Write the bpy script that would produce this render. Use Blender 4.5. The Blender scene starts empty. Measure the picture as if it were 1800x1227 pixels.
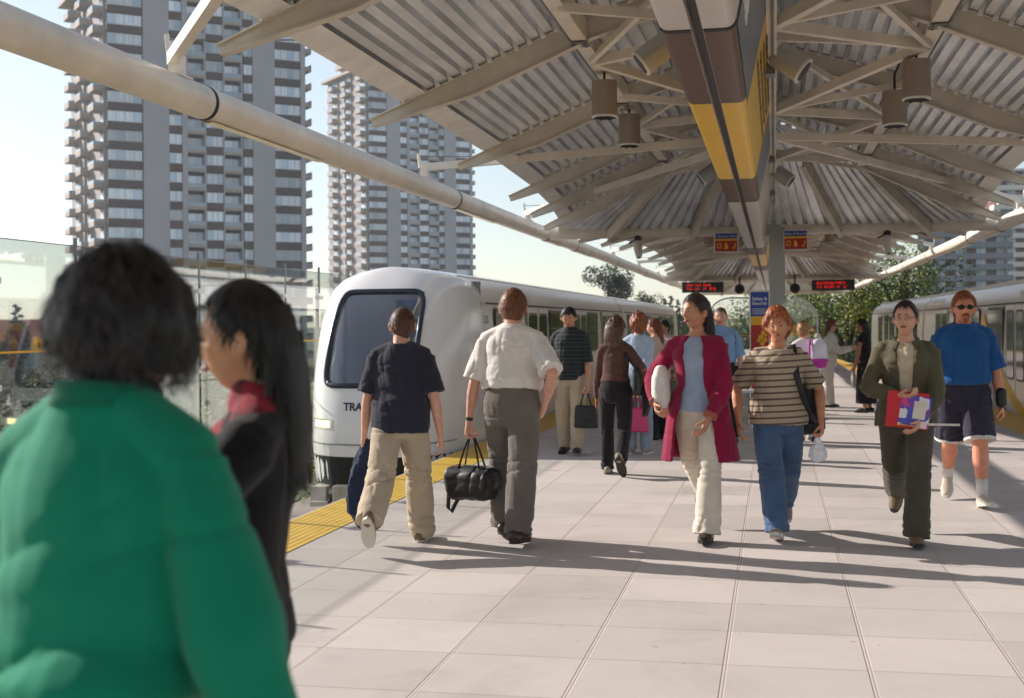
import bpy, bmesh, math, random
from mathutils import Vector, Matrix, noise, Euler
PI = math.pi
scene = bpy.context.scene
# ---------------------------------------------------------------- camera, sky, sun, exposure
cam_d = bpy.data.cameras.new('camera')
cam = bpy.data.objects.new('camera', cam_d)
scene.collection.objects.link(cam)
cam_d.sensor_width = 36.0
cam_d.lens = 46.0
cam_d.shift_y = -0.0244
cam_d.clip_end = 5000
YAW = math.atan(462 / 2300)
cam.matrix_world = Matrix.Translation((0, 0, 1.6)) @ (Matrix.Rotation(YAW, 4, 'Z') @ Matrix.Rotation(PI / 2, 4, 'X') @ Matrix.Rotation(-0.0078, 4, 'Z'))
cam_d.dof.use_dof = True
cam_d.dof.focus_distance = 9.8
cam_d.dof.aperture_fstop = 3.4
scene.camera = cam
SUN_DIR = Vector((0.856, -0.266, -0.444)).normalized()      # the way the light travels
world = bpy.data.worlds.new('World')
scene.world = world
world.use_nodes = True
wn = world.node_tree.nodes
wl = world.node_tree.links
bgn = wn['Background']
sky = wn.new('ShaderNodeTexSky')
sky.sky_type = 'NISHITA'
sky.sun_disc = False
sky.sun_elevation = math.radians(26.3)
sky.sun_rotation = math.atan2(-SUN_DIR.x, -SUN_DIR.y)
sky.air_density = 1.0
sky.dust_density = 0.35
sky.ozone_density = 1.6
hs = wn.new('ShaderNodeHueSaturation'); hs.inputs['Saturation'].default_value = .62
wl.new(sky.outputs[0], hs.inputs['Color']); wl.new(hs.outputs[0], bgn.inputs[0])
bgn.inputs[1].default_value = 0.068
sun_d = bpy.data.lights.new('sun', 'SUN')
sun_d.energy = 2.95
sun_d.angle = math.radians(0.5)
sun_d.color = (1.0, 0.925, 0.85)
sun = bpy.data.objects.new('sun', sun_d)
scene.collection.objects.link(sun)
sun.rotation_euler = SUN_DIR.to_track_quat('-Z', 'Y').to_euler()
scene.view_settings.view_transform = 'Standard'
scene.view_settings.look = 'None'
scene.view_settings.exposure = 1.2
scene.view_settings.gamma = 1.0
scene.cycles.max_bounces = 8
scene.cycles.transparent_max_bounces = 16
C = scene.collection

# ---------------------------------------------------------------- materials
def lin(c):
    return tuple(((x / 255) / 12.92 if x / 255 <= .04045 else ((x / 255 + .055) / 1.055) ** 2.4) for x in c)

def mat(name, col, rough=.6, metal=0., vary=0., vscale=8., bump=0., bscale=60., spec=.5, coat=0., sss=0., rnd=0., stretch=None, fold=0., sheen=0.):
    """principled material; col in sRGB 0-255; vary mixes a noise into the colour, rnd varies it per object"""
    m = bpy.data.materials.new(name)
    m.use_nodes = True
    nt = m.node_tree; N = nt.nodes; L = nt.links
    b = N['Principled BSDF']
    c = lin(col)
    b.inputs['Base Color'].default_value = (*c, 1)
    b.inputs['Roughness'].default_value = rough
    b.inputs['Metallic'].default_value = metal
    b.inputs['Specular IOR Level'].default_value = spec
    if coat: b.inputs['Coat Weight'].default_value = coat; b.inputs['Coat Roughness'].default_value = .08
    if sss:
        b.inputs['Subsurface Weight'].default_value = sss
        b.inputs['Subsurface Radius'].default_value = (.012, .005, .003)
        b.inputs['Subsurface Scale'].default_value = 1
    if sheen: b.inputs['Sheen Weight'].default_value = sheen; b.inputs['Sheen Roughness'].default_value = .45
    tc = N.new('ShaderNodeTexCoord')
    src = tc.outputs['Object']
    if stretch:
        mp = N.new('ShaderNodeMapping'); mp.inputs['Scale'].default_value = stretch
        L.new(src, mp.inputs[0]); src = mp.outputs[0]
    out = None
    if vary:
        n = N.new('ShaderNodeTexNoise'); n.inputs['Scale'].default_value = vscale; n.inputs['Detail'].default_value = 6; n.inputs['Roughness'].default_value = .62
        L.new(src, n.inputs['Vector'])
        mr = N.new('ShaderNodeMapRange'); mr.inputs[1].default_value = .3; mr.inputs[2].default_value = .7
        mr.inputs[3].default_value = 1 - vary; mr.inputs[4].default_value = 1 + vary
        L.new(n.outputs['Fac'], mr.inputs[0])
        out = mr.outputs[0]
    if rnd:
        oi = N.new('ShaderNodeObjectInfo')
        mr2 = N.new('ShaderNodeMapRange'); mr2.inputs[3].default_value = 1 - rnd; mr2.inputs[4].default_value = 1 + rnd
        L.new(oi.outputs['Random'], mr2.inputs[0])
        if out:
            mm = N.new('ShaderNodeMath'); mm.operation = 'MULTIPLY'; L.new(out, mm.inputs[0]); L.new(mr2.outputs[0], mm.inputs[1]); out = mm.outputs[0]
        else: out = mr2.outputs[0]
    if out:
        vm = N.new('ShaderNodeVectorMath'); vm.operation = 'SCALE'; vm.inputs[0].default_value = c
        L.new(out, vm.inputs['Scale']); L.new(vm.outputs[0], b.inputs['Base Color'])
    if bump:
        n2 = N.new('ShaderNodeTexNoise'); n2.inputs['Scale'].default_value = bscale; n2.inputs['Detail'].default_value = 5
        L.new(src, n2.inputs['Vector'])
        hh = n2.outputs['Fac']
        if fold:
            n4 = N.new('ShaderNodeTexNoise'); n4.inputs['Scale'].default_value = 13; n4.inputs['Detail'].default_value = 2; n4.inputs['Distortion'].default_value = 1.4; L.new(src, n4.inputs['Vector'])
            f4 = node_math(N, L, 'ABSOLUTE', node_math(N, L, 'SUBTRACT', n4.outputs['Fac'], .5)); hh = node_math(N, L, 'MULTIPLY_ADD', f4, -fold); hh.node.inputs[2].default_value = 0; L.new(n2.outputs['Fac'], hh.node.inputs[2])
        bp = N.new('ShaderNodeBump'); bp.inputs['Strength'].default_value = bump; bp.inputs['Distance'].default_value = .01
        L.new(n2.outputs['Fac'], bp.inputs['Height']); L.new(bp.outputs[0], b.inputs['Normal'])
    return m

def node_math(N, L, op, a, b=None, clamp=False):
    n = N.new('ShaderNodeMath'); n.operation = op; n.use_clamp = clamp
    for i, x in enumerate((a, b)):
        if x is None: continue
        if isinstance(x, (int, float)): n.inputs[i].default_value = x
        else: L.new(x, n.inputs[i])
    return n.outputs[0]

def mixcol(N, L, fac, a, b):
    n = N.new('ShaderNodeMix'); n.data_type = 'RGBA'
    for i, x in ((0, fac), (6, a), (7, b)):
        if isinstance(x, (int, float)): n.inputs[i].default_value = x
        elif isinstance(x, tuple): n.inputs[i].default_value = (*x, 1) if len(x) == 3 else x
        else: L.new(x, n.inputs[i])
    return n.outputs[2]

def emis(name, col, s):
    m = bpy.data.materials.new(name); m.use_nodes = True
    b = m.node_tree.nodes['Principled BSDF']
    b.inputs['Base Color'].default_value = (*[x * .3 for x in lin(col)], 1)
    b.inputs['Emission Color'].default_value = (*lin(col), 1)
    b.inputs['Emission Strength'].default_value = s
    return m

def glass(name, tint=(232, 240, 236), refl=.12, rough=.02):
    m = bpy.data.materials.new(name); m.use_nodes = True
    nt = m.node_tree; N = nt.nodes; L = nt.links
    N.remove(N['Principled BSDF'])
    tr = N.new('ShaderNodeBsdfTransparent'); tr.inputs[0].default_value = (*lin(tint), 1)
    gl = N.new('ShaderNodeBsdfGlossy'); gl.inputs['Roughness'].default_value = rough
    gl.inputs[0].default_value = (.95, .97, 1, 1)
    lw = N.new('ShaderNodeLayerWeight'); lw.inputs[0].default_value = .35
    f = node_math(N, L, 'MULTIPLY_ADD', lw.outputs['Fresnel'], .45)
    f.node.inputs[2].default_value = refl
    mx = N.new('ShaderNodeMixShader')
    L.new(f, mx.inputs[0]); L.new(tr.outputs[0], mx.inputs[1]); L.new(gl.outputs[0], mx.inputs[2])
    L.new(mx.outputs[0], N['Material Output'].inputs[0])
    return m

def stripes(name, base, line, period, width, soft=.05, rough=.85, slope=0.):
    m = mat(name, base, rough, bump=.4, bscale=260, fold=9, sheen=.15)
    nt = m.node_tree; N = nt.nodes; L = nt.links; b = N['Principled BSDF']
    tc = N.new('ShaderNodeTexCoord'); sp = N.new('ShaderNodeSeparateXYZ'); L.new(tc.outputs['Object'], sp.inputs[0])
    z = node_math(N, L, 'MULTIPLY_ADD', sp.outputs[0], slope); L.new(sp.outputs[2], z.node.inputs[2])
    fr = node_math(N, L, 'FRACT', node_math(N, L, 'DIVIDE', z, period))
    d = node_math(N, L, 'ABSOLUTE', node_math(N, L, 'SUBTRACT', fr, .5))
    mr = N.new('ShaderNodeMapRange'); L.new(d, mr.inputs[0])
    mr.inputs[1].default_value = width / 2 - soft; mr.inputs[2].default_value = width / 2 + soft; mr.inputs[3].default_value = 1; mr.inputs[4].default_value = 0
    L.new(mixcol(N, L, mr.outputs[0], lin(base), lin(line)), b.inputs['Base Color'])
    return m

# ---------------------------------------------------------------- mesh building
V = Vector
class MB:
    """collects shapes; build() links them as one mesh object"""
    def __init__(s): s.v = []; s.f = []; s.mi = []; s.m = 0
    def add(s, vs, fs):
        o = len(s.v); s.v += [tuple(x) for x in vs]
        for f in fs: s.f.append([i + o for i in f]); s.mi.append(s.m)
    def box(s, x0, x1, y0, y1, z0, z1):
        s.add([(x, y, z) for z in (z0, z1) for y in (y0, y1) for x in (x0, x1)],
              [(0, 2, 3, 1), (4, 5, 7, 6), (0, 1, 5, 4), (2, 6, 7, 3), (0, 4, 6, 2), (1, 3, 7, 5)])
    def obox(s, c, a, b, d):
        c = V(c); a = V(a); b = V(b); d = V(d)
        s.add([c + i * a + j * b + k * d for k in (-1, 1) for j in (-1, 1) for i in (-1, 1)],
              [(0, 2, 3, 1), (4, 5, 7, 6), (0, 1, 5, 4), (2, 6, 7, 3), (0, 4, 6, 2), (1, 3, 7, 5)])
    def beam(s, p, q, w, h, up=(0, 0, 1), drop=0.):
        p = V(p); q = V(q); t = (q - p); l = t.length; t.normalize()
        side = t.cross(V(up))
        if side.length < 1e-4: side = t.cross(V((0, 1, 0)))
        side.normalize(); u = side.cross(t)
        s.obox((p + q) / 2 + u * drop, side * w / 2, t * l / 2, u * h / 2)
    def tube(s, p, q, r, n=12, r2=None, cap=True):
        s.loft([V(p), V(q)], [r, r2 if r2 is not None else r], n=n, cap=0 if cap else None)
    def loft(s, pts, rad, ref=None, n=12, cap=0., pw=2., closed_ref=None):
        """a tube through pts with radii (rx,ry); cap: None open, 0 flat, k domed"""
        pts = [V(p) for p in pts]; vs = []; fs = []; K = len(pts)
        pr = None
        for i, p in enumerate(pts):
            t = (pts[min(i + 1, K - 1)] - pts[max(i - 1, 0)])
            if t.length < 1e-9: t = V((0, 0, 1))
            t.normalize()
            if ref is not None: f = V(ref) - t * t.dot(V(ref))
            elif pr is not None: f = pr - t * t.dot(pr)
            else:
                g = V((0, 1, 0)) if abs(t.y) < .9 else V((1, 0, 0)); f = g - t * t.dot(g)
            f.normalize(); pr = f
            sd = f.cross(t); sd.normalize()
            r = rad[i]; rx, ry = r if isinstance(r, (tuple, list)) else (r, r)
            for k in range(n):
                a = 2 * PI * k / n; c = math.cos(a); q = math.sin(a)
                if pw != 2.:
                    c = math.copysign(abs(c) ** (2 / pw), c); q = math.copysign(abs(q) ** (2 / pw), q)
                vs.append(p + sd * c * rx + f * q * ry)
        for i in range(K - 1):
            for k in range(n):
                a = i * n + k; b = i * n + (k + 1) % n
                fs.append((a, b, b + n, a + n))
        if cap is not None:
            for e, (i, j) in enumerate(((0, 1), (K - 1, K - 2))):
                t = pts[i] - pts[j]; t.normalize()
                r = rad[i]; r = min(r) if isinstance(r, (tuple, list)) else r
                o = i * n
                if cap:
                    o2 = len(vs)
                    for k in range(n): vs.append(pts[i] + (vs[o + k] - pts[i]) * .68 + t * r * cap * .72)
                    for k in range(n):
                        a = o + k; b = o + (k + 1) % n; cc = o2 + (k + 1) % n; d = o2 + k
                        fs.append((b, a, d, cc) if e == 0 else (a, b, cc, d))
                    o = o2
                vs.append(pts[i] + t * r * cap); ci = len(vs) - 1
                for k in range(n):
                    a = o + k; b = o + (k + 1) % n
                    fs.append((b, a, ci) if e == 0 else (a, b, ci))
        s.add(vs, fs)
    def ell(s, c, r, n=14, m=9, rot=None):
        vs = []; fs = []; c = V(c)
        for i in range(m + 1):
            th = PI * i / m
            for k in range(n):
                a = 2 * PI * k / n
                p = V((math.sin(th) * math.cos(a) * r[0], math.sin(th) * math.sin(a) * r[1], math.cos(th) * r[2]))
                if rot: p = rot @ p
                vs.append(c + p)
        for i in range(m):
            for k in range(n):
                a = i * n + k; b = i * n + (k + 1) % n
                fs.append((a, a + n, b + n, b))
        s.add(vs, fs)
    def prism(s, poly, axis, a, b):
        """poly of 2-D points in the plane across axis, pushed from a to b"""
        n = len(poly)
        mk = {'x': lambda p, t: (t, p[0], p[1]), 'y': lambda p, t: (p[0], t, p[1]), 'z': lambda p, t: (p[0], p[1], t)}[axis]
        s.add([mk(p, a) for p in poly] + [mk(p, b) for p in poly],
              [tuple(range(n))[::-1], tuple(range(n, 2 * n))] + [(i, (i + 1) % n, n + (i + 1) % n, n + i) for i in range(n)])
    def quad(s, *p): s.add(p, [tuple(range(len(p)))])
    def mesh(s, name):
        me = bpy.data.meshes.new(name); me.from_pydata(s.v, [], s.f); me.update(); return me
    def build(s, name, m, parent=None, smooth=False, world=False, bevel=0., fix=False):
        if world and parent: 
            o = parent.location; s.v = [(x - o.x, y - o.y, z - o.z) for x, y, z in s.v]
        me = s.mesh(name)
        for x in (m if isinstance(m, (list, tuple)) else [m]): me.materials.append(x)
        if any(s.mi): me.polygons.foreach_set('material_index', s.mi)
        if fix:
            bm = bmesh.new(); bm.from_mesh(me); bmesh.ops.remove_doubles(bm, verts=bm.verts, dist=1e-5); bmesh.ops.recalc_face_normals(bm, faces=bm.faces); bm.to_mesh(me); bm.free()
        if smooth: shade(me, smooth)
        ob = bpy.data.objects.new(name, me); C.objects.link(ob)
        if parent: ob.parent = parent
        if bevel:
            bv = ob.modifiers.new('bevel', 'BEVEL'); bv.width = bevel; bv.segments = 2; bv.limit_method = 'ANGLE'
        return ob

def shade(me, ang=True):
    me.polygons.foreach_set('use_smooth', [True] * len(me.polygons))
    if ang is not True and hasattr(me, 'set_sharp_from_angle'): me.set_sharp_from_angle(angle=math.radians(ang))

def tag(o, label=None, cat=None, group=None, kind=None):
    if label: o['label'] = label
    if cat: o['category'] = cat
    if group: o['group'] = group
    if kind: o['kind'] = kind
    return o

def empty(name, loc, rz=0., label=None, cat=None, group=None):
    o = bpy.data.objects.new(name, None); C.objects.link(o)
    o.location = loc; o.rotation_euler = (0, 0, rz); o.empty_display_size = .2
    return tag(o, label, cat, group)

def copy_tree(o, parent=None):
    c = o.copy(); C.objects.link(c)
    if parent: c.parent = parent
    for ch in [x for x in o.children]: copy_tree(ch, c)
    return c

def text(body, size, m, parent, loc, rot, name='lettering', depth=.002, align='CENTER', shear=0., bold=0., sx=1.):
    cu = bpy.data.curves.new(name, 'FONT'); cu.body = body; cu.size = size; cu.extrude = depth; cu.align_x = align; cu.align_y = 'CENTER'; cu.shear = shear; cu.offset = bold; cu.resolution_u = 3
    tmp = bpy.data.objects.new(name, cu); C.objects.link(tmp)
    bpy.context.view_layer.update()
    me = bpy.data.meshes.new_from_object(tmp.evaluated_get(bpy.context.evaluated_depsgraph_get()))
    bpy.data.objects.remove(tmp); bpy.data.curves.remove(cu)
    me.transform(Matrix.Translation(loc) @ Euler(rot).to_matrix().to_4x4() @ Matrix.Diagonal((sx, 1, 1, 1)))
    me.materials.clear(); me.materials.append(m)
    ob = bpy.data.objects.new(name, me); C.objects.link(ob); ob.parent = parent
    return ob
# ---------------------------------------------------------------- the ground, the platform, the tracks
m_paint = mat('station paint', (222, 213, 199), .45, vary=.13, vscale=2.2, bump=.05, bscale=40)
m_deck = mat('galvanised deck', (234, 237, 241), .34, metal=.35, vary=.2, vscale=4, bump=.08, bscale=25, stretch=(1, .25, 1))
m_rafter = mat('rafter paint', (204, 196, 182), .5, vary=.16, vscale=2.4)
m_dark = mat('dark steel', (44, 43, 44), .5, vary=.2)
m_black = mat('black rubber', (14, 14, 16), .6)
m_grey = mat('grey steel', (128, 130, 132), .4, metal=.4, vary=.1)
m_trim = mat('galvanised trim', (236, 234, 230), .4, metal=.15, vary=.12, vscale=5)
m_conc = mat('rough concrete', (140, 136, 130), .85, vary=.18, vscale=1.5, bump=.3, bscale=30)
m_white = mat('white enamel', (226, 226, 224), .35)
m_yellow = mat('yellow paint', (232, 184, 22), .45, vary=.08)
m_glass = glass('screen glass', (246, 249, 247), .05)

def tile_mat():
    m = mat('concrete paving', (186, 178, 170), .78, spec=.35)
    nt = m.node_tree; N = nt.nodes; L = nt.links; b = N['Principled BSDF']
    tc = N.new('ShaderNodeTexCoord'); sp = N.new('ShaderNodeSeparateXYZ'); L.new(tc.outputs['Object'], sp.inputs[0])
    u = node_math(N, L, 'DIVIDE', node_math(N, L, 'ADD', sp.outputs[0], .24), .656)
    v = node_math(N, L, 'DIVIDE', node_math(N, L, 'SUBTRACT', sp.outputs[1], 6.19), .677)
    def line(t, w):
        d = node_math(N, L, 'ABSOLUTE', node_math(N, L, 'SUBTRACT', node_math(N, L, 'FRACT', node_math(N, L, 'ADD', t, .5)), .5))
        mr = N.new('ShaderNodeMapRange'); mr.inputs[1].default_value = w * .6; mr.inputs[2].default_value = w; mr.inputs[3].default_value = 1; mr.inputs[4].default_value = 0
        L.new(d, mr.inputs[0]); return mr.outputs[0], d
    lu, du = line(u, .010); lv, dv = line(v, .0055)
    lu2, _ = line(u, .019)
    cu = node_math(N, L, 'FLOOR', node_math(N, L, 'ADD', u, 0)); cv = node_math(N, L, 'FLOOR', v)
    cx = N.new('ShaderNodeCombineXYZ'); L.new(cu, cx.inputs[0]); L.new(cv, cx.inputs[1])
    wn_ = N.new('ShaderNodeTexWhiteNoise'); wn_.noise_dimensions = '2D'; L.new(cx.outputs[0], wn_.inputs['Vector'])
    n1 = N.new('ShaderNodeTexNoise'); n1.inputs['Scale'].default_value = 1.7; n1.inputs['Detail'].default_value = 7; n1.inputs['Roughness'].default_value = .68; L.new(tc.outputs['Object'], n1.inputs['Vector'])
    n2 = N.new('ShaderNodeTexNoise'); n2.inputs['Scale'].default_value = 160; n2.inputs['Detail'].default_value = 3; L.new(tc.outputs['Object'], n2.inputs['Vector'])
    k = node_math(N, L, 'ADD', node_math(N, L, 'MULTIPLY', wn_.outputs['Value'], .19), .78)
    k = node_math(N, L, 'ADD', k, node_math(N, L, 'MULTIPLY', n1.outputs['Fac'], .24))
    k = node_math(N, L, 'ADD', k, node_math(N, L, 'MULTIPLY', node_math(N, L, 'SUBTRACT', n2.outputs['Fac'], .5), .28))
    # scattered small dark stains
    vo = N.new('ShaderNodeTexVoronoi'); vo.inputs['Scale'].default_value = 2.3; vo.inputs['Randomness'].default_value = 1; L.new(tc.outputs['Object'], vo.inputs['Vector'])
    st = N.new('ShaderNodeMapRange'); st.inputs[1].default_value = .02; st.inputs[2].default_value = .05; st.inputs[3].default_value = .62; st.inputs[4].default_value = 1; L.new(vo.outputs['Distance'], st.inputs[0])
    k = node_math(N, L, 'MULTIPLY', k, st.outputs[0])
    n3 = N.new('ShaderNodeTexNoise'); n3.inputs['Scale'].default_value = .55; n3.inputs['Detail'].default_value = 8; n3.inputs['Roughness'].default_value = .7; n3.inputs['Distortion'].default_value = .6; L.new(tc.outputs['Object'], n3.inputs['Vector'])
    s3 = N.new('ShaderNodeMapRange'); s3.inputs[1].default_value = .52; s3.inputs[2].default_value = .72; s3.inputs[3].default_value = 1; s3.inputs[4].default_value = .80; L.new(n3.outputs['Fac'], s3.inputs[0])
    k = node_math(N, L, 'MULTIPLY', k, s3.outputs[0])
    v2 = N.new('ShaderNodeTexVoronoi'); v2.inputs['Scale'].default_value = 5.1; L.new(tc.outputs['Object'], v2.inputs['Vector'])
    s4 = N.new('ShaderNodeMapRange'); s4.inputs[1].default_value = .04; s4.inputs[2].default_value = .07; s4.inputs[3].default_value = .66; s4.inputs[4].default_value = 1; L.new(v2.outputs['Distance'], s4.inputs[0])
    k = node_math(N, L, 'MULTIPLY', k, s4.outputs[0])
    vm = N.new('ShaderNodeVectorMath'); vm.operation = 'SCALE'; vm.inputs[0].default_value = lin((198, 188, 182)); L.new(k, vm.inputs['Scale'])
    c1 = mixcol(N, L, node_math(N, L, 'MULTIPLY', lv, .62), vm.outputs[0], lin((96, 82, 74)))
    c1 = mixcol(N, L, node_math(N, L, 'MULTIPLY', lu2, .30), c1, lin((118, 98, 88)))
    c1 = mixcol(N, L, node_math(N, L, 'MULTIPLY', lu, .9), c1, lin((204, 190, 178)))
    L.new(c1, b.inputs['Base Color'])
    h = node_math(N, L, 'SUBTRACT', node_math(N, L, 'MULTIPLY', n2.outputs['Fac'], .25), node_math(N, L, 'MAXIMUM', lv, node_math(N, L, 'SUBTRACT', lu2, lu)))
    bp = N.new('ShaderNodeBump'); bp.inputs['Strength'].default_value = .5; bp.inputs['Distance'].default_value = .006
    L.new(h, bp.inputs['Height']); L.new(bp.outputs[0], b.inputs['Normal'])
    return m

def tactile_mat():
    m = mat('yellow tactile tile', (220, 176, 56), .55, vary=.12, vscale=5)
    nt = m.node_tree; N = nt.nodes; L = nt.links; b = N['Principled BSDF']
    tc = N.new('ShaderNodeTexCoord'); vs = N.new('ShaderNodeVectorMath'); vs.operation = 'SCALE'; vs.inputs['Scale'].default_value = 1 / .06; L.new(tc.outputs['Object'], vs.inputs[0])
    fr = N.new('ShaderNodeVectorMath'); fr.operation = 'FRACTION'; L.new(vs.outputs[0], fr.inputs[0])
    sb = N.new('ShaderNodeVectorMath'); sb.operation = 'SUBTRACT'; L.new(fr.outputs[0], sb.inputs[0]); sb.inputs[1].default_value = (.5, .5, 0)
    mu = N.new('ShaderNodeVectorMath'); mu.operation = 'MULTIPLY'; L.new(sb.outputs[0], mu.inputs[0]); mu.inputs[1].default_value = (1, 1, 0)
    ln = N.new('ShaderNodeVectorMath'); ln.operation = 'LENGTH'; L.new(mu.outputs[0], ln.inputs[0])
    mr = N.new('ShaderNodeMapRange'); mr.inputs[1].default_value = .2; mr.inputs[2].default_value = .38; mr.inputs[3].default_value = 1; mr.inputs[4].default_value = 0; L.new(ln.outputs['Value'], mr.inputs[0])
    bp = N.new('ShaderNodeBump'); bp.inputs['Strength'].default_value = .7; bp.inputs['Distance'].default_value = .008; L.new(mr.outputs[0], bp.inputs['Height']); L.new(bp.outputs[0], b.inputs['Normal'])
    return m
m_tile = tile_mat(); m_tact = tactile_mat()
def edge_r(y): return 4.0 if y < 24 else 4.0 - 1.5 * min(1, (y - 24) / 36) ** .9
ys = [-12, 0, 12, 24, 30, 36, 42, 48, 54, 60, 78]
def slab(x0f, x1f, z0, z1, name, m):
    mb = MB()
    for a, b in zip(ys, ys[1:]):
        mb.quad((x0f(a), a, z1), (x1f(a), a, z1), (x1f(b), b, z1), (x0f(b), b, z1))
        if z0 < z1 - .01:
            mb.quad((x1f(a), a, z1), (x1f(a), a, z0), (x1f(b), b, z0), (x1f(b), b, z1))
            mb.quad((x0f(a), a, z0), (x0f(a), a, z1), (x0f(b), b, z1), (x0f(b), b, z0))
    if z0 < z1 - .01: mb.quad((x0f(78), 78, z0), (x0f(78), 78, z1), (x1f(78), 78, z1), (x1f(78), 78, z0))
    return tag(mb.build(name, m), kind='structure')
slab(lambda y: -3.93, lambda y: edge_r(y) + .04, -1.3, 0, 'platform', m_tile)
slab(lambda y: -3.90, lambda y: -3.38, .004, .004, 'tactile_paving', m_tact)
slab(lambda y: edge_r(y) - .64, lambda y: edge_r(y), .004, .004, 'tactile_paving', m_tact)
m_bed = mat('guideway concrete', (128, 120, 112), .9, vary=.25, vscale=1.2, bump=.4, bscale=18)
mb = MB(); mb.box(-7.6, -3.94, -14, 240, -5, -1.25); tag(mb.build('guideway', m_bed), kind='structure')
mb = MB(); mb.box(4.06, 9.0, -14, 240, -5, -1.25); tag(mb.build('guideway', m_bed), kind='structure')
mb = MB(); mb.box(-3.94, 4.06, -14, 240, -5, -1.32); tag(mb.build('guideway', m_bed), kind='structure')
m_rail = mat('rail steel', (120, 104, 92), .35, metal=.9, vary=.2)
for x in (-5.95, -4.5, 4.5, 5.95):
    mb = MB(); mb.box(x - .035, x + .035, -14, 200, -1.10, -1.03); mb.box(x - .012, x + .012, -14, 200, -1.22, -1.1); mb.box(x - .06, x + .06, -14, 200, -1.25, -1.22)
    tag(mb.build('rail', m_rail), kind='structure')
m_ground = mat('grass and dirt', (92, 96, 62), .95, vary=.35, vscale=.15)
mb = MB(); mb.quad((-3000, -600, -5), (3000, -600, -5), (3000, 4000, -5), (-3000, 4000, -5)); tag(mb.build('ground', m_ground), kind='structure')
m_road = mat('asphalt', (92, 88, 88), .9, vary=.15, vscale=.6)
mb = MB(); mb.quad((-34, -40, -4.99), (-24, -40, -4.99), (-24, 200, -4.99), (-34, 200, -4.99)); tag(mb.build('road', m_road), kind='structure')

# ---------------------------------------------------------------- the canopy
def interp(tab, x):
    for (a, va), (b, vb) in zip(tab, tab[1:]):
        if x <= b:
            k = (x - a) / (b - a); return tuple(p + (q - p) * k for p, q in zip(va, vb))
    return tab[-1][1]
EDGE = [(0, (3.05, 3.64)), (3.3, (3.05, 3.63)), (6.6, (3.12, 3.58)), (8.9, (3.25, 3.53)), (11, (3.45, 3.47)), (13.05, (3.78, 3.38))]
BX, BZ, RZ, APY = 1.5, 4.27, 4.72, 10.15
def corr(mb, a0, a1, b0, b1, n, h=.105, along=1):
    """corrugated sheet from edge a0-a1 to edge b0-b1, ribs running a to b"""
    a0, a1, b0, b1 = map(V, (a0, a1, b0, b1))
    nr = ((a1 + b1) / 2 - (a0 + b0) / 2).cross((b0 + b1) / 2 - (a0 + a1) / 2); nr.normalize()
    if nr.z < 0: nr = -nr
    ts = [(0, 0)]
    for i in range(n):
        for t, q in ((.03, 0), (.56, 0), (.60, 1), (.94, 1), (.98, 0)): ts.append(((i + t) / n, q * h))
    ts.append((1, 0))
    top = [a0.lerp(a1, t) + nr * q for t, q in ts]; bot = [b0.lerp(b1, t) + nr * q for t, q in ts]
    K = len(ts); mb.m = 0
    mb.add(top + bot, [(i, i + 1, K + i + 1, K + i) for i in range(K - 1)])
    mb.m = 1                                   # folded closure tabs in the flute mouths next to the rafters
    for (e0, e1, f0, f1) in ((a0, a1, b0, b1), (b0, b1, a0, a1)):
        for i in range(n):
            t0, t1 = (i + .60) / n, (i + .94) / n
            p0 = e0.lerp(e1, t0); p1 = e0.lerp(e1, t1); q0 = f0.lerp(f1, t0); q1 = f0.lerp(f1, t1)
            if (q0 - p0).length < .4 or (p1 - p0).length < .02: continue
            d0 = (q0 - p0).normalized() * .055; d1 = (q1 - p1).normalized() * .055; dn = nr * -.03
            mb.quad(p0 + d0 + nr * h, p1 + d1 + nr * h, p1 + d1 + dn, p0 + d0 + dn); mb.quad(p0 + d0 + dn, p1 + d1 + dn, p1 + dn, p0 + dn)
    mb.m = 0
def rafter(mb, p, q, d=.21, up=(0, 0, 1), d2=None):
    """I-section from p to q; the depth runs from d to d2, the last stretch tapering"""
    p = V(p); q = V(q); t = (q - p).normalized(); sd = t.cross(V(up)).normalized(); u = sd.cross(t); L = (q - p).length
    d2 = d2 or d; k = p.lerp(q, max(.3, 1 - .95 / L)) if d2 < d else q
    secs = [(p, d), (k, d), (q, d2)] if d2 < d else [(p, d), (q, d)]
    def plate(hw, lo, hi):
        vs = []
        for c, dd in secs:
            a_ = lo(dd); b_ = hi(dd)
            vs += [c + sd * hw + u * a_, c - sd * hw + u * a_, c - sd * hw + u * b_, c + sd * hw + u * b_]
        fs = [(0, 1, 2, 3), tuple(len(vs) - 4 + i for i in (3, 2, 1, 0))]
        for j in range(len(secs) - 1):
            for i in range(4): fs.append((4 * j + i, 4 * j + 4 + i, 4 * j + 4 + (i + 1) % 4, 4 * j + (i + 1) % 4))
        mb.add(vs, fs)
    plate(.011, lambda x: -x + .012, lambda x: -.012)
    plate(.045, lambda x: -.012, lambda x: 0)
    plate(.045, lambda x: -x, lambda x: -x + .012)
m_lens = mat('tube light lens', (246, 236, 206), .3)
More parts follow.
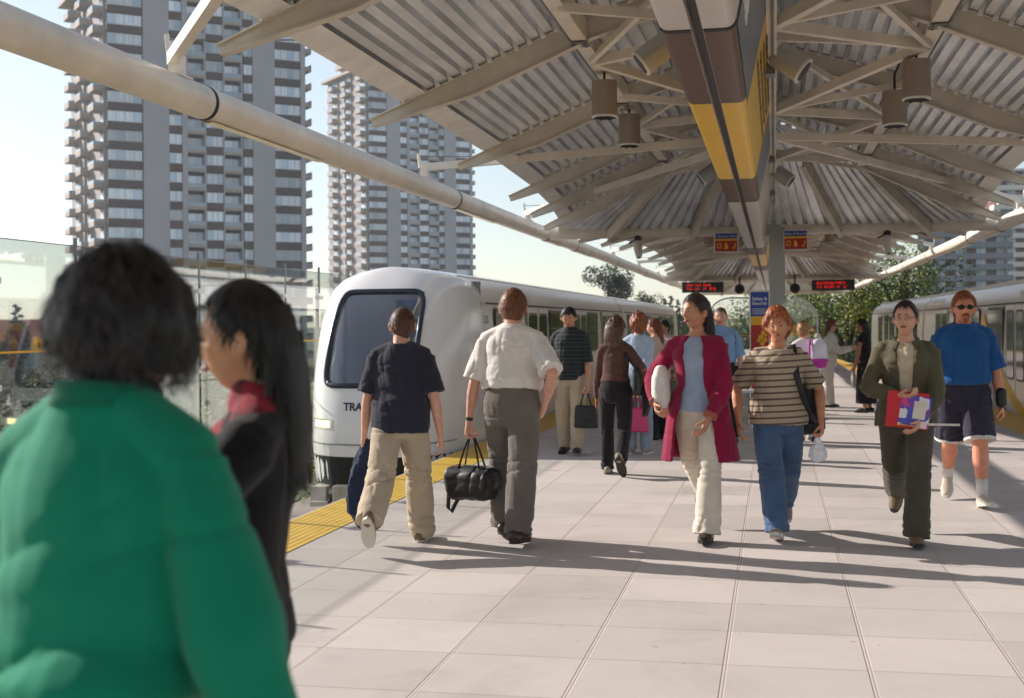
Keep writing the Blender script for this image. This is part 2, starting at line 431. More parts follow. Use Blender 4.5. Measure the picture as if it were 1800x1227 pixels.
def make_canopy(loc, label):
    R = empty('station_canopy', loc, 0, label, 'canopy', 'canopy bays over the platform')
    def P(name, m, fn, **k):
        mb = MB(); fn(mb); return mb.build(name, m, R, **k)
    st = [0, 3.3, 6.6, 8.9, 11, 13.05]; inn = [0, 3.3, 6.6, 8.6, 10.1, APY]
    for sx in (-1, 1):
        for sy in (-1, 1):
            E_ = lambda a: (sx * interp(EDGE, a)[0], sy * a, interp(EDGE, a)[1])
            I_ = lambda k: (sx * BX, sy * inn[k], BZ)
            for k in range(5):
                P('deck_panel', [m_deck, m_trim], lambda mb: corr(mb, I_(k), E_(st[k]), I_(k + 1), E_(st[k + 1]), 13))
                def fascia(mb):
                    for z, w in ((-.035, 0),):
                        a = V(E_(st[k])); b = V(E_(st[k + 1]))
                        mb.add([a + V((-sx * .16, 0, .035)), a + V((sx * .06, 0, -.045)), b + V((sx * .06, 0, -.045)), b + V((-sx * .16, 0, .035)),
                                a + V((sx * .06, 0, .05)), b + V((sx * .06, 0, .05))], [(0, 1, 2, 3), (1, 4, 5, 2)])
                P('eave_trim', m_trim, fascia)
            # ridge slopes
            yi = [0, 3.3, 6.6, 9.0]
            for k in range(3):
                P('deck_panel', [m_deck, m_trim], lambda mb: corr(mb, (0, sy * yi[k], RZ), (sx * BX, sy * yi[k], BZ), (0, sy * yi[k + 1], RZ), (sx * BX, sy * yi[k + 1], BZ), 11))
            P('deck_panel', [m_deck, m_trim], lambda mb: corr(mb, (0, sy * 9.0, RZ), (sx * BX, sy * 9.0, BZ), (0, sy * 9.01, RZ), (sx * BX, sy * APY, BZ), 9))
            # the corner leaf beside the hip
            P('deck_panel', [m_deck, m_trim], lambda mb: corr(mb, (sx * BX, sy * APY, BZ), (sx * BX, sy * (APY + .01), BZ), E_(13.05), (sx * 2.9, sy * 13.12, 3.34), 5))
            # rafters
            ks = range(6) if sy > 0 else range(1, 6)
            for k in ks:
                o = V(E_(st[k])); i = V(I_(k)); d = (o - i).normalized()
                if k == 5: continue
                P('rafter', m_rafter, lambda mb: rafter(mb, i + V((0, 0, -.01)), o + d * .40 + V((0, 0, -.03)), .21, d2=.08))
                if k < 3: P('rafter', m_rafter, lambda mb: rafter(mb, V((sx * .06, sy * inn[k], RZ - .03)), i + V((0, 0, -.01)), .2))
            P('rafter', m_rafter, lambda mb: rafter(mb, (sx * BX, sy * APY, BZ - .02), (sx * 2.92, sy * 13.1, 3.32)))
            P('rafter', m_rafter, lambda mb: rafter(mb, (sx * .62, sy * APY, BZ - .0), (sx * 1.35, sy * 13.1, 3.32)))
    for sy in (-1, 1):
        P('deck_panel', [m_deck, m_trim], lambda mb: corr(mb, (-BX, sy * APY, BZ), (BX, sy * APY, BZ), (-2.9, sy * 13.12, 3.34), (2.9, sy * 13.12, 3.34), 30, .07))
        P('deck_panel', [m_deck, m_trim], lambda mb: corr(mb, (-.01, sy * 9.0, RZ), (.01, sy * 9.0, RZ), (-BX, sy * APY, BZ), (BX, sy * APY, BZ), 12, .05))
    for sx in (-1, 1):
        P('purlin', m_paint, lambda mb: mb.box(sx * BX - .065, sx * BX + .065, -APY, APY, BZ - .21, BZ - .03))
    P('purlin', m_paint, lambda mb: mb.box(-.07, .07, -9, 9, RZ - .28, RZ - .1))
    # fixings: gusset plates with bolts on the purlins, conduits and boxes on the chords
    for sx in (-1, 1):
        for y in (-8.6, -6.6, -3.3, 0, 3.3, 6.6, 8.6):
            def gus(mb):
                mb.box(sx * BX - .072, sx * BX + .072, y - .09, y + .09, BZ - .235, BZ - .222)
                mb.box(sx * BX - .078 if sx < 0 else sx * BX + .066, sx * BX - .066 if sx < 0 else sx * BX + .078, y - .08, y + .08, BZ - .21, BZ - .04)
                for a_ in (-.05, .05):
                    for b_ in (-.045, .045): mb.tube((sx * BX + b_, y + a_, BZ - .235), (sx * BX + b_, y + a_, BZ - .247), .012, 6)
            P('gusset_plate', m_grey, gus)
    P('conduit', m_grey, lambda mb: [mb.tube((q, -13, 3.68), (q, 13, 3.68), .012, 6) for q in (.05, .15)])
    for y in (-6, -.4, 5.6, 10): P('junction_box', m_grey, lambda mb: mb.box(.03, .17, y - .09, y + .09, 3.62, 3.70))
    for sx in (-1, 1): P('conduit', m_grey, lambda mb: mb.tube((sx * (BX + .09), -10, BZ - .19), (sx * (BX + .09), 10, BZ - .19), .01, 6))
    # the spine truss under the ridge
    P('top_chord', m_paint, lambda mb: mb.box(.04, .16, -13.0, 13.0, 4.12, 4.26))
    P('bottom_chord', m_paint, lambda mb: mb.box(.02, .18, -13.0, 13.0, 3.70, 3.86))
    pan = [-7.45, -3.35, .75, 4.85, 8.95]
    for y in pan:
        for sx in (-1, 1):
            P('tie', m_paint, lambda mb: mb.beam((.1, y, 4.19), (sx * BX, y, 4.07), .06, .075))
            P('tie', m_paint, lambda mb: mb.beam((.1, y - .05, 4.16), (sx * BX, min(y + 4.05, APY), 4.04), .05, .06))
    for y in (2.8, 6.9, -1.3, -5.4, -9.5):
        P('post', m_paint, lambda mb: mb.box(.05, .15, y - .05, y + .05, 3.86, 4.12))
        for sx in (-1, 1):
            for dy in (-2.05, 2.05):
                P('strut', m_paint, lambda mb: mb.beam((.1 + sx * .06, y, 3.84), (sx * (BX - .02), max(-APY, min(APY, y + dy)), 4.04), .07, .085))
            P('strut', m_paint, lambda mb: mb.beam((.1 + sx * .06, y, 4.14), (sx * .1, y + 2.05, RZ - .2), .05, .06))
            P('strut', m_paint, lambda mb: mb.beam((.1 + sx * .06, y, 3.86), (sx * (BX - .02), max(-APY, min(APY, y)), 4.06), .06, .07))
    for yn, yt in ((4.45, 4.45), (4.45, 11.45), (-8.6, -2.45), (-8.6, -9.4)):
        for sx in (-1, 1):
            q = V((sx * 4.16, yt, 3.56)); p = V((.1 + sx * .05, yn, 3.80))
            P('strut', m_paint, lambda mb: mb.beam(p, q, .075, .09))
            def br(mb):
                mb.box(sx * 4.12 - .045, sx * 4.12 + .045, yt - .05, yt + .05, 3.40, 3.58)
                mb.box(sx * 4.12 - .07, sx * 4.12 + .07, yt - .12, yt + .12, 3.42, 3.435)
                mb.tube((sx * 4.18, yt, 3.56), (sx * 4.20, yt, 3.74), .02, 6)
            P('tube_bracket', m_paint, br)
            P('stay_cable', m_grey, lambda mb: mb.tube((sx * 4.18, yt, 3.7), (sx * 2.95, yt + .3, 4.6 - .9), .006, 5))
    jt = [-13.15, -9.5, -2.0, 5.95, 13.15]
    for sx in (-1, 1):
        for a, b in zip(jt, jt[1:]):
            t = P('edge_tube', m_paint, lambda mb: mb.loft([(sx * 4.12, a + .012, 3.31), (sx * 4.12, b - .012, 3.31)], [(.115, .13)] * 2, ref=(0, 0, 1), n=24), smooth=40)
            P('joint_ring', m_black, lambda mb: mb.loft([(sx * 4.12, b - .025, 3.31), (sx * 4.12, b + .025, 3.31)], [(.119, .134)] * 2, ref=(0, 0, 1), n=24), smooth=40)
            def lens(mb):
                n = 8; l = min(2.6, (b - a) * .5); rows = []
                for k in range(n + 1):
                    an = -PI / 2 + (k / n - .5) * 1.7 + sx * .5
                    rows.append((math.cos(an) * .130, math.sin(an) * .146))
                for (x0, z0), (x1, z1) in zip(rows, rows[1:]):
                    mb.quad((sx * 4.12 + x0, a + .06, 3.31 + z0), (sx * 4.12 + x1, a + .06, 3.31 + z1), (sx * 4.12 + x1, a + l, 3.31 + z1), (sx * 4.12 + x0, a + l, 3.31 + z0))
            P('tube_lens', m_lens, lens, smooth=True)
    P('cross_tube', m_paint, lambda mb: mb.tube((-4.02, 13.15, 3.31), (4.02, 13.15, 3.31), .115, 20), smooth=40)
    def col(mb):
        mb.box(.06, .34, 13.0, 13.28, .012, 3.9); mb.box(-.0, .40, 12.94, 13.34, 0, .012)
    P('column', mat('column paint', (176, 176, 172), .5, vary=.06) if 'column paint' not in bpy.data.materials else bpy.data.materials['column paint'], col)
    return R
bay = make_canopy((-.15, 11.35, 0), 'nearest bay of the pale steel canopy with ribbed metal roof over the walkers')
for k, lb in ((1, 'middle bay of the steel canopy beyond the first cross tube and hanging signs'), (2, 'farthest bay of the steel canopy behind the red display boards')):
    c = copy_tree(bay); c.location = (-.15, 11.35 + 26.3 * k, 0); c['label'] = lb

# ---------------------------------------------------------------- the light spine with its wrapped advertisements
m_case = mat('pale casing', (206, 198, 190), .3, vary=.05, vscale=1)
m_adbrown = mat('brown printed vinyl', (86, 54, 34), .38, vary=.08, vscale=2)
m_adyel = mat('yellow printed vinyl', (244, 192, 26), .3, vary=.05, vscale=2)
m_adblue = mat('slate blue printed vinyl', (98, 112, 136), .28, vary=.12, vscale=1.5)
m_adtext = mat('dark print', (74, 72, 66), .4)
m_adwhite = mat('white print', (224, 226, 230), .3)
SX, SZ = -.367, 3.05
half = [(.028, 0.0), (.145, 0.0), (.165, .006), (.182, .02), (.193, .045), (.225, .2), (.27, .42), (.325, .66), (.335, .75), (.028, .75)]
def spine_piece(mb, y0, y1, s, off=0., zlo=0., zhi=9):
    ps = [(SX + s * (x + off), SZ + max(zlo, min(zhi, z)) - (off if z < .03 else 0)) for x, z in half]
    n = len(ps)
    mb.add([(x, y0, z) for x, z in ps] + [(x, y1, z) for x, z in ps], [(i, (i + 1) % n, n + (i + 1) % n, n + i) for i in range(n)] + [tuple(range(n))[::-1], tuple(range(n, 2 * n))])
sp = empty('light_spine', (SX, 6, 3.05), 0, 'long pale light trough hung along the ridge, wrapped in yellow and brown advertising', 'light trough')
def SP(name, m, fn, **k):
    mb = MB(); fn(mb); return mb.build(name, m, sp, world=True, **k)
seam = [-2, 6.55, 15.95, 26.1, 37.3, 48, 60, 74]
for a, b in zip(seam, seam[1:]):
    for s in (-1, 1):
        SP('casing', m_case, lambda mb: spine_piece(mb, a + .02, b - .02, s), smooth=25, fix=True)
        SP('end_band', m_black, lambda mb: spine_piece(mb, b - .03, b + .03, s, .004), smooth=25, fix=True)
SP('slot', m_dark, lambda mb: mb.box(SX - .026, SX + .026, -2, 74, SZ + .05, SZ + .7))
def side_pt(z): 
    for (x0, z0), (x1, z1) in zip(half[4:], half[5:]):
        if z <= z1: return x0 + (x1 - x0) * (z - z0) / (z1 - z0)
    return half[-2][0]
def ad(y0, y1, b0, b1):
    for s in (-1, 1):
        SP('brown_band', m_adbrown, lambda mb: spine_piece(mb, y0 + .03, b0, s, .003, 0), smooth=25, fix=True)
        SP('yellow_band', m_adyel, lambda mb: spine_piece(mb, b0, b1, s, .0032), smooth=25, fix=True)
        SP('brown_band', m_adbrown, lambda mb: spine_piece(mb, b1, y1 - .03, s, .003), smooth=25, fix=True)
    def patch(mb, f0, f1, yy0, yy1, n=22):
        """printed area on the right flank between two curves z=f(y)"""
        for i in range(n):
            a = yy0 + (yy1 - yy0) * i / n; b = yy0 + (yy1 - yy0) * (i + 1) / n
            zs = [(f0(a) + (f1(a) - f0(a)) * k / 6, f0(b) + (f1(b) - f0(b)) * k / 6) for k in range(7)]
            for (za, zb), (zc, zd) in zip(zs, zs[1:]):
                mb.quad((SX + side_pt(za) + .006, a, SZ + za), (SX + side_pt(zb) + .006, b, SZ + zb), (SX + side_pt(zd) + .006, b, SZ + zd), (SX + side_pt(zc) + .006, a, SZ + zc))
    L_ = y1 - y0
    SP('blue_print', m_adblue, lambda mb: patch(mb, lambda y: .035, lambda y: .74, y0 + .05, b0 + .25), smooth=True)
    SP('grey_print', m_adblue, lambda mb: patch(mb, lambda y: .05, lambda y: .74, b1 + .02, y1 - .05), smooth=True)
    rnd = random.Random(5)
    def dashes(mb):
        for r in range(4):
            y = b0 + .5 + r * .15
            while y < b1 - .7:
                w = rnd.uniform(.1, .34); z = .34 + r * .09
                x = SX + side_pt(z) + .009; x2 = SX + side_pt(z + .04) + .009
                mb.quad((x, y, SZ + z), (x, y + w, SZ + z), (x2, y + w, SZ + z + .04), (x2, y, SZ + z + .04)); y += w + .08
    SP('print_lines', m_adtext, dashes)
    def scribble(mb):
        for i in range(5):
            y = y0 + .1 + i * .11; pts = []
            for k in range(10):
                z = .16 + k * .045; pts.append((SX + side_pt(z) + .009, y + .35 * math.sin(k * .7 + i), SZ + z))
            mb.loft(pts, [.006] * len(pts), n=5, cap=0)
    SP('white_print', m_adwhite, scribble)
ad(6.55, 15.95, 8.75, 13.4)
ad(26.1, 37.3, 28.6, 34.2)
# ---------------------------------------------------------------- lamps under the roof
m_can = mat('lamp can brown', (158, 146, 134), .4, metal=.2, vary=.05)
m_flood = mat('lamp can silver', (180, 180, 180), .32, metal=.5)
def can_lamp(x, y, z, label):
    e = empty('can_lamp', (x, y, z), 0, label, 'lamp', 'can lamps hanging from the purlins')
    mb = MB(); mb.tube((0, 0, -.17), (0, 0, .17), .125, 28); mb.build('lamp_can', m_can, e, smooth=40)
    mb = MB(); mb.loft([(0, 0, -.185), (0, 0, -.168)], [.128, .128], n=28); mb.build('lamp_rim', m_white, e, smooth=40)
    mb = MB(); mb.loft([(0, 0, -.192), (0, 0, -.184)], [.095, .095], n=20)
    for k in range(6):
        a = k * PI / 3; mb.obox((math.cos(a) * .06, math.sin(a) * .06, -.194), (math.cos(a) * .05, math.sin(a) * .05, 0), (-math.sin(a) * .006, math.cos(a) * .006, 0), (0, 0, .006))
    mb.build('lamp_grille', m_dark, e)
    mb = MB(); mb.tube((0, 0, .17), (0, 0, .36), .012, 6); mb.tube((0, 0, .34), (.05, 0, .46), .01, 6); mb.build('lamp_hook', m_dark, e)
    return e
for x, y, z, lb in ((-1.62, 12.75, 3.80, 'nearer grey brown cylinder lamp left of the yellow light trough'), (-1.62, 15.0, 3.82, 'grey brown cylinder lamp half hidden behind the nearer left lamp'),
                    (1.27, 12.3, 3.78, 'nearer grey brown cylinder lamp right of the yellow light trough'), (1.22, 13.9, 3.78, 'grey brown cylinder lamp half hidden behind the nearer right lamp'),
                    (-1.62, 33.3, 3.72, 'small far cylinder lamp left of the trough below a red sign'), (1.36, 33.3, 3.72, 'small far cylinder lamp right of the trough below a red sign')):
    can_lamp(x, y, z, lb)
def flood(x, y, z, s, label):
    e = empty('flood_lamp', (x, y, z), 0, label, 'lamp', 'tilted flood lamps along the light trough')
    d = V((s * .80, -.1, -.60)).normalized()
    mb = MB(); mb.tube(d * -.125, d * .125, .105, 24); mb.build('lamp_can', m_flood, e, smooth=40)
    mb = MB(); mb.loft([d * .12, d * .14], [.110, .110], n=24); mb.build('lamp_rim', m_white, e, smooth=40)
    mb = MB(); mb.loft([d * .138, d * .146], [.085, .085], n=20); mb.build('lamp_grille', m_dark, e)
    mb = MB(); mb.beam(d * -.1, (-s * .30, 0, .02), .05, .06); mb.build('lamp_arm', m_paint, e)
for y, k in ((10.6, 'nearest'), (18.9, 'second'), (26.8, 'third'), (35, 'fourth')):
    flood(.13, y, 3.66, 1, f'{k} silver flood lamp tilted out on the right side of the trough')
    flood(-.88, y - .6, 3.66, -1, f'{k} silver flood lamp tilted out on the left side of the trough')
# ---------------------------------------------------------------- signs
m_blue = mat('blue sign face', (26, 66, 158), .35)
m_red = mat('red sign face', (178, 30, 28), .35)
m_syel = mat('yellow sign face', (240, 182, 30), .35)
m_txt = mat('white lettering', (236, 238, 240), .4)
def hanging_sign(x, y, z, label, body):
    e = empty('safety_sign', (x, y, z), 0, label, 'sign', 'red and blue safety signs under the cross tube')
    w, h = .20, .165
    mb = MB(); mb.box(-w - .02, w + .02, -.02, .02, -h - .02, h + .02); mb.build('sign_board', m_white, e, bevel=.004)
    mb = MB(); mb.box(-w, w, -.024, -.02, .07, h); mb.build('blue_band', m_blue, e)
    mb = MB(); mb.box(-w, w, -.024, -.02, .03, .07); mb.build('yellow_band', m_syel, e)
    mb = MB(); mb.box(-w, w, -.024, -.02, -h, .03); mb.build('red_band', m_red, e)
    text(body, .062, m_txt, e, (0, -.026, .115), (PI / 2, 0, 0))
    mb = MB()
    for a, b, c, d in ((-.165, -.085, -.03, -.012), (-.165, -.085, -.105, -.087), (-.165, -.147, -.087, -.03), (-.103, -.085, -.087, -.03)): mb.box(a, b, -.029, -.024, c, d)
    mb.box(-.03, .03, -.029, -.024, -.12, -.035); mb.box(-.014, .014, -.029, -.024, -.035, -.012); mb.box(-.03, .0, -.029, -.024, -.018, -.006)
    pts = [(.105 + .055 * math.cos(a), -.026, -.02 + .075 * math.sin(a) - .02) for a in [-.2 - k * .17 + .3 for k in range(8)]]
    mb.loft(pts, [.011] * 8, n=6); mb.ell(pts[0], (.018, .006, .018), 8, 5); mb.ell(pts[-1], (.018, .006, .018), 8, 5)
    mb.build('pictograms', m_syel, e)
    mb = MB(); mb.tube((-.12, 0, h + .02), (-.12, 0, h + .1), .008, 6); mb.tube((.12, 0, h + .02), (.12, 0, h + .1), .008, 6); mb.box(-.26, .28, -.015, .015, h + .09, h + .115); mb.build('hanger', m_paint, e)
hanging_sign(-.86, 24.25, 3.06, 'hanging red and blue safety sign left of the light trough', '& Security Safety')
hanging_sign(.38, 24.25, 3.08, 'hanging red and blue safety sign right of the light trough', 'Safety & Security')
m_led = emis('red display dots', (200, 22, 26), .5)
def led(x, y, z, label, seed):
    e = empty('display_board', (x, y, z), 0, label, 'display', 'red platform displays')
    mb = MB(); mb.box(-.78, .78, -.12, .12, -.2, .2); mb.build('display_case', m_dark, e, bevel=.02)
    rr = random.Random(seed); mb = MB()
    for row in (0, 1):
        x_ = -.6
        while x_ < .5:
            w = rr.uniform(.03, .06)
            if rr.random() < .82:
                z0 = .03 - row * .14
                mb.box(x_, x_ + w * .35, -.128, -.122, z0, z0 + .1); mb.box(x_ + w * .35, x_ + w, -.128, -.122, z0 + (.0 if rr.random() < .5 else .07), z0 + (.03 if rr.random() < .5 else .1))
            x_ += w + .022
    mb.build('display_dots', m_led, e)
    mb = MB(); [mb.tube((q, 0, .2), (q, 0, .45), .02, 6) for q in (-.6, 0, .6)]; mb.box(-1.1, .7, -.03, .03, .43, .47); mb.build('hanger', m_paint, e)
led(-2.68, 50.3, 2.94, 'red lettered display board hung left of the far column', 3)
led(2.15, 50.3, 2.96, 'red lettered display board hung right of the far column', 9)
for x, lb in ((-1.3, 'small dark round loudspeaker beside the left display board'), (.75, 'small dark round loudspeaker beside the right display board')):
    e = empty('loudspeaker', (x, 50.3, 2.86), 0, lb, 'loudspeaker', 'round loudspeakers by the displays')
    mb = MB(); mb.tube((0, -.12, 0), (0, .12, 0), .19, 20); mb.build('speaker_shell', m_dark, e, smooth=40)
    mb = MB(); mb.tube((0, -.13, 0), (0, -.12, 0), .12, 16); mb.build('speaker_cone', m_black, e)
    mb = MB(); mb.box(-.03, .03, -.03, .03, .18, .5); mb.build('bracket', m_dark, e)
for x, lb in ((-2.5, 'pale security camera hung from the cross tube on the left'), (2.0, 'pale security camera hung from the cross tube on the right')):
    e = empty('security_camera', (x, 24.5, 3.1), 0, lb, 'camera', 'security cameras under the cross tube')
    mb = MB(); mb.box(-.06, .06, -.06, .06, .02, .1); mb.tube((0, 0, .1), (0, 0, .14), .09, 12); mb.beam((0, 0, .08), (-.17, 0, .0), .03, .03); mb.build('mount', m_dark, e)
    mb = MB(); mb.loft([(0, 0, .02), (0, -.02, -.1), (.02, -.04, -.26)], [.10, .085, .06], n=14, cap=.3); mb.build('housing', m_case, e, smooth=40)
    mb = MB(); mb.ell((.02, -.045, -.27), (.04, .04, .03), 10, 6); mb.build('camera_lens', m_dark, e, smooth=True)
# the pylon and the glass shelter round the first column
e = empty('information_pylon', (-.25, 22.6, 0), 0, 'tall blue, yellow and red information pylon before the column', 'pylon')
mb = MB(); mb.box(-.17, .17, -.05, .05, 0, 2.14); mb.build('pylon_body', m_white, e, bevel=.006)
mb = MB(); mb.box(-.15, .15, -.054, -.05, 1.70, 2.11); mb.build('blue_panel', m_blue, e)
mb = MB(); mb.box(-.15, .15, -.054, -.05, 1.55, 1.70); mb.build('yellow_panel', m_syel, e)
mb = MB(); mb.box(-.15, .15, -.054, -.05, .2, 1.55); mb.build('red_panel', m_red, e)
text('Safety &\nSecurity', .076, m_txt, e, (0, -.056, 1.955), (PI / 2, 0, 0), bold=.0015)
mb = MB(); [mb.box(-.12, .12 - .03 * (k % 2), -.057, -.054, 1.82 - k * .027, 1.828 - k * .027) for k in range(4)]; mb.build('small_print', m_txt, e)
mb = MB()
for dx, dz, r in ((.06, 1.42, .04), (.02, 1.34, .05), (.08, 1.30, .045), (.04, 1.24, .04), (-.02, 1.29, .03), (.1, 1.38, .025)): mb.loft([(dx, -.058, dz), (dx, -.054, dz)], [r, r], n=10)
mb.build('yellow_emblem', m_syel, e)
def arch_screen(x0, x1, y, label):
    e = empty('glass_screen', ((x0 + x1) / 2, y, 0), 0, label, 'glass screen', 'arched glass screens round the column')
    w = (x1 - x0) / 2; r = .4; z1 = 2.02
    out = [(-w, .12)] + [(-w + r - r * math.cos(a), z1 - r + r * math.sin(a)) for a in [k * PI / 2 / 8 for k in range(9)]] + [(w - r + r * math.sin(a), z1 - r + r * math.cos(a)) for a in [k * PI / 2 / 8 for k in range(9)]] + [(w, .12)]
    mb = MB(); mb.prism(out, 'y', -.006, .006); mb.build('glass_pane', m_glass, e)
    mb = MB(); mb.loft([(p[0], 0, p[1]) for p in out], [.014] * len(out), n=8, ref=(0, 1, 0)); mb.tube((-w, 0, 0), (-w, 0, .14), .03, 8); mb.tube((w, 0, 0), (w, 0, .14), .03, 8); mb.tube((-w, 0, .13), (w, 0, .13), .02, 8); mb.build('tube_frame', m_white, e, smooth=50)
    mb = MB(); mb.box(-w, w, -.009, -.006, 1.36, 1.375); mb.build('yellow_line', m_syel, e)
    text('M', .2, m_syel, e, (0 if x0 > 0 else -.22, -.012, 1.46), (PI / 2, 0, 0), shear=.25, bold=.012)
arch_screen(-1.15, -.1, 22.9, 'arched glass screen with yellow M left of the information pylon')
arch_screen(.02, .72, 23.1, 'arched glass screen with thin yellow line right of the information pylon')
e = empty('bench', (-.55, 22.3, 0), 0, 'pale slatted bench before the left glass screen', 'bench')
mb = MB(); mb.box(-.5, .5, -.2, .2, .42, .47); mb.build('seat', m_white, e, bevel=.01)
mb = MB(); mb.box(-.5, .5, .17, .21, .6, .85); mb.build('backrest', m_white, e, bevel=.01)
for s in (-1, 1):
    mb = MB(); mb.box(s * .42 - .03, s * .42 + .03, -.18, .18, 0, .42); mb.box(s * .42 - .02, s * .42 + .02, .18, .2, .42, .6); mb.build('leg', m_white, e)
# the glass fence behind the left track
e0 = None
mb_post_y = [15.594 + 1.5 * k for k in range(-6, 11)]
m_railg = m_grey
fe = empty('glass_fence', (-7.2, 8, -1.25), 0, 'long clear glass fence with yellow line behind the left track', 'fence')
for a, b in zip(mb_post_y, mb_post_y[1:]):
    mb = MB(); mb.box(-7.206, -7.194, a + .04, b - .04, -.3, 2.45); mb.build('glass_pane', m_glass, fe, world=True)
    mb = MB(); mb.box(-7.193, -7.19, a + .04, b - .04, 1.355, 1.375); mb.build('yellow_line', m_syel, fe, world=True)
    if round((a - 8) / 1.5) % 2 == 0:
        text('M', .16, m_syel, fe, (-7.185 + 7.2, (a + b) / 2 - 8, 1.44 + 1.25), (PI / 2, 0, PI / 2), shear=.25, bold=.008)
for a, b in zip(mb_post_y, mb_post_y[1:]):
    mb = MB(); mb.box(-7.205, -7.195, a + .02, b - .02, 2.45, 2.458); mb.build('top_rail', m_railg, fe, world=True)
for y in mb_post_y:
    mb = MB(); mb.box(-7.26, -7.215, y - .022, y + .022, -1.25, 2.2); mb.build('fence_post', m_grey, fe, world=True)
    mb = MB(); mb.box(-7.225, -7.195, y - .013, y + .013, 2.12, 2.54); mb.build('post_cap', m_grey, fe, world=True)
    for z in (1.0, 2.02):
        mb = MB(); mb.box(-7.21, -7.17, y - .09, y + .09, z, z + .06); mb.build('glass_clamp', m_white, fe, world=True)
# ---------------------------------------------------------------- the trains
m_body = mat('train enamel', (240, 236, 234), .25, vary=.03, vscale=1, coat=.5)
m_side = mat('train side panels', (234, 224, 216), .30, metal=.1, vary=.05, vscale=1.2, stretch=(1, .2, 4))
m_roof = mat('train roof', (216, 212, 206), .35, vary=.06)
m_win = mat('train window glass', (30, 30, 30), .06, spec=.6, vary=.5, vscale=1.3)
m_gask = mat('window rubber', (20, 22, 30), .4)
m_nav = mat('navy frame', (22, 30, 52), .3, coat=.4)
m_seam = mat('dark gap', (22, 20, 19), .7)
m_int = mat('cab interior', (132, 130, 138), .7, vary=.05)
m_intb = mat('blue door frame', (60, 92, 150), .5)
m_skirt = mat('underframe', (46, 43, 41), .8, vary=.3, vscale=6)
m_lampg = emis('headlamp glow', (255, 226, 150), 2.2)
m_sil = mat('silver fitting', (190, 184, 170), .3, metal=.7, vary=.2)
PROF = [(-1.16, -.55), (-1.2, -.2), (-1.215, .4), (-1.215, 1.0), (-1.2, 1.55), (-1.17, 1.88), (-1.10, 2.08), (-.96, 2.22), (-.7, 2.32), (-.35, 2.37), (0, 2.385)]
PROF = PROF + [(-x, z) for x, z in PROF[-2::-1]]
WL = 1.06 / 1.215
def train(xc, y0, y1, side, label, nose=False, group='coaches of the standing trains', ws=1.):
    """one coach; side=+1 when its right flank faces the platform"""
    R = empty('train_coach', (xc, y0, -1.03), 0, label, 'train', group)
    def P(name, m, fn, par=None, **k):
        mb = MB(); fn(mb); return mb.build(name, m, par or R, world=par is None, **k)
    yb = y0 + (2.2 if nose else .0)
    PR = [(x * ws, z) for x, z in PROF]
    def shell(mb):
        ps = [(xc + x, z) for x, z in PR]; n = len(ps)
        mb.add([(x, yb, z) for x, z in ps] + [(x, y1, z) for x, z in ps], [(i, i + 1, n + i + 1, n + i) for i in range(n - 1)])
        w_ = 1.16 * ws; mb.quad((xc - w_, yb, -.55), (xc - w_, y1, -.55), (xc + w_, y1, -.55), (xc + w_, yb, -.55))
        mb.add([(x, y1, z) for x, z in ps], [tuple(range(n))])
        if not nose: mb.add([(x, yb, z) for x, z in ps], [tuple(range(n))[::-1]])
    P('body', m_side, shell, smooth=35)
    def under(mb):
        mb.box(xc - 1.0, xc + 1.0, yb + .6, y1 - .5, -.85, -.55)
        for q in (yb + 1.2, y1 - 3.4): mb.box(xc - .95, xc + .95, q, q + 2.2, -1.0, -.7)
    P('underframe', m_skirt, under)
    for q in (yb + 1.5, yb + 2.9, y1 - 3.0, y1 - 1.6):
        P('wheelset', m_dark, lambda mb: mb.tube((xc - .78, q, -.72), (xc + .78, q, -.72), .31, 20), smooth=40)
    return R, P
def flank(P, xs, s, drip, wins, doors, rail=True):
    """windows and doors on a flank at x=xs facing s"""
    P('drip_rail', m_seam, lambda mb: mb.box(min(xs, xs + s * .012), max(xs, xs + s * .012), drip[0], drip[1], 1.885, 1.905))
    def pane(mb, a, b, z0, z1, r=.09, o=.006, t=.01):
        pts = []
        for cx, cy, a0 in ((b - r, z1 - r, 0), (a + r, z1 - r, 90), (a + r, z0 + r, 180), (b - r, z0 + r, 270)):
            for k in range(5):
                an = math.radians(a0 + k * 22.5); pts.append((cx + r * math.cos(an), cy + r * math.sin(an)))
        mb.prism(pts, 'x', xs + s * o, xs + s * (o + t))
    for a, b, z0, z1 in wins:
        f = P('window', m_gask, lambda mb: pane(mb, a, b, z0, z1, .1, -.005, .009))
        g = P('pane', m_win, lambda mb: pane(mb, a + .05, b - .05, z0 + .05, z1 - .05, .08, .003, .006)); g.parent = f
        f2 = P('bar', m_gask, lambda mb: mb.box(min(xs + s * .009, xs + s * .013), max(xs + s * .009, xs + s * .013), a + .05, b - .05, z1 - .34, z1 - .315)); f2.parent = f
    for a, b in doors:
        d = P('door', m_side, lambda mb: (mb.box(min(xs - s * .01, xs + s * .007), max(xs - s * .01, xs + s * .007), a, (a + b) / 2 - .01, -.1, 1.86), mb.box(min(xs - s * .01, xs + s * .007), max(xs - s * .01, xs + s * .007), (a + b) / 2 + .01, b, -.1, 1.86)))
        m_ = (a + b) / 2
        for u, v in ((a + .12, m_ - .1), (m_ + .1, b - .12)):
            w = P('window', m_gask, lambda mb: pane(mb, u, v, .55, 1.78, .1, .005, .008)); w.parent = d
            g = P('pane', m_win, lambda mb: pane(mb, u + .04, v - .04, .59, 1.74, .08, .011, .005)); g.parent = w
        g = P('gap', m_seam, lambda mb: [mb.box(min(xs + s * .002, xs + s * .009), max(xs + s * .002, xs + s * .009), q - .012, q + .012, -.1, 1.86) for q in (a, m_, b)]); g.parent = d
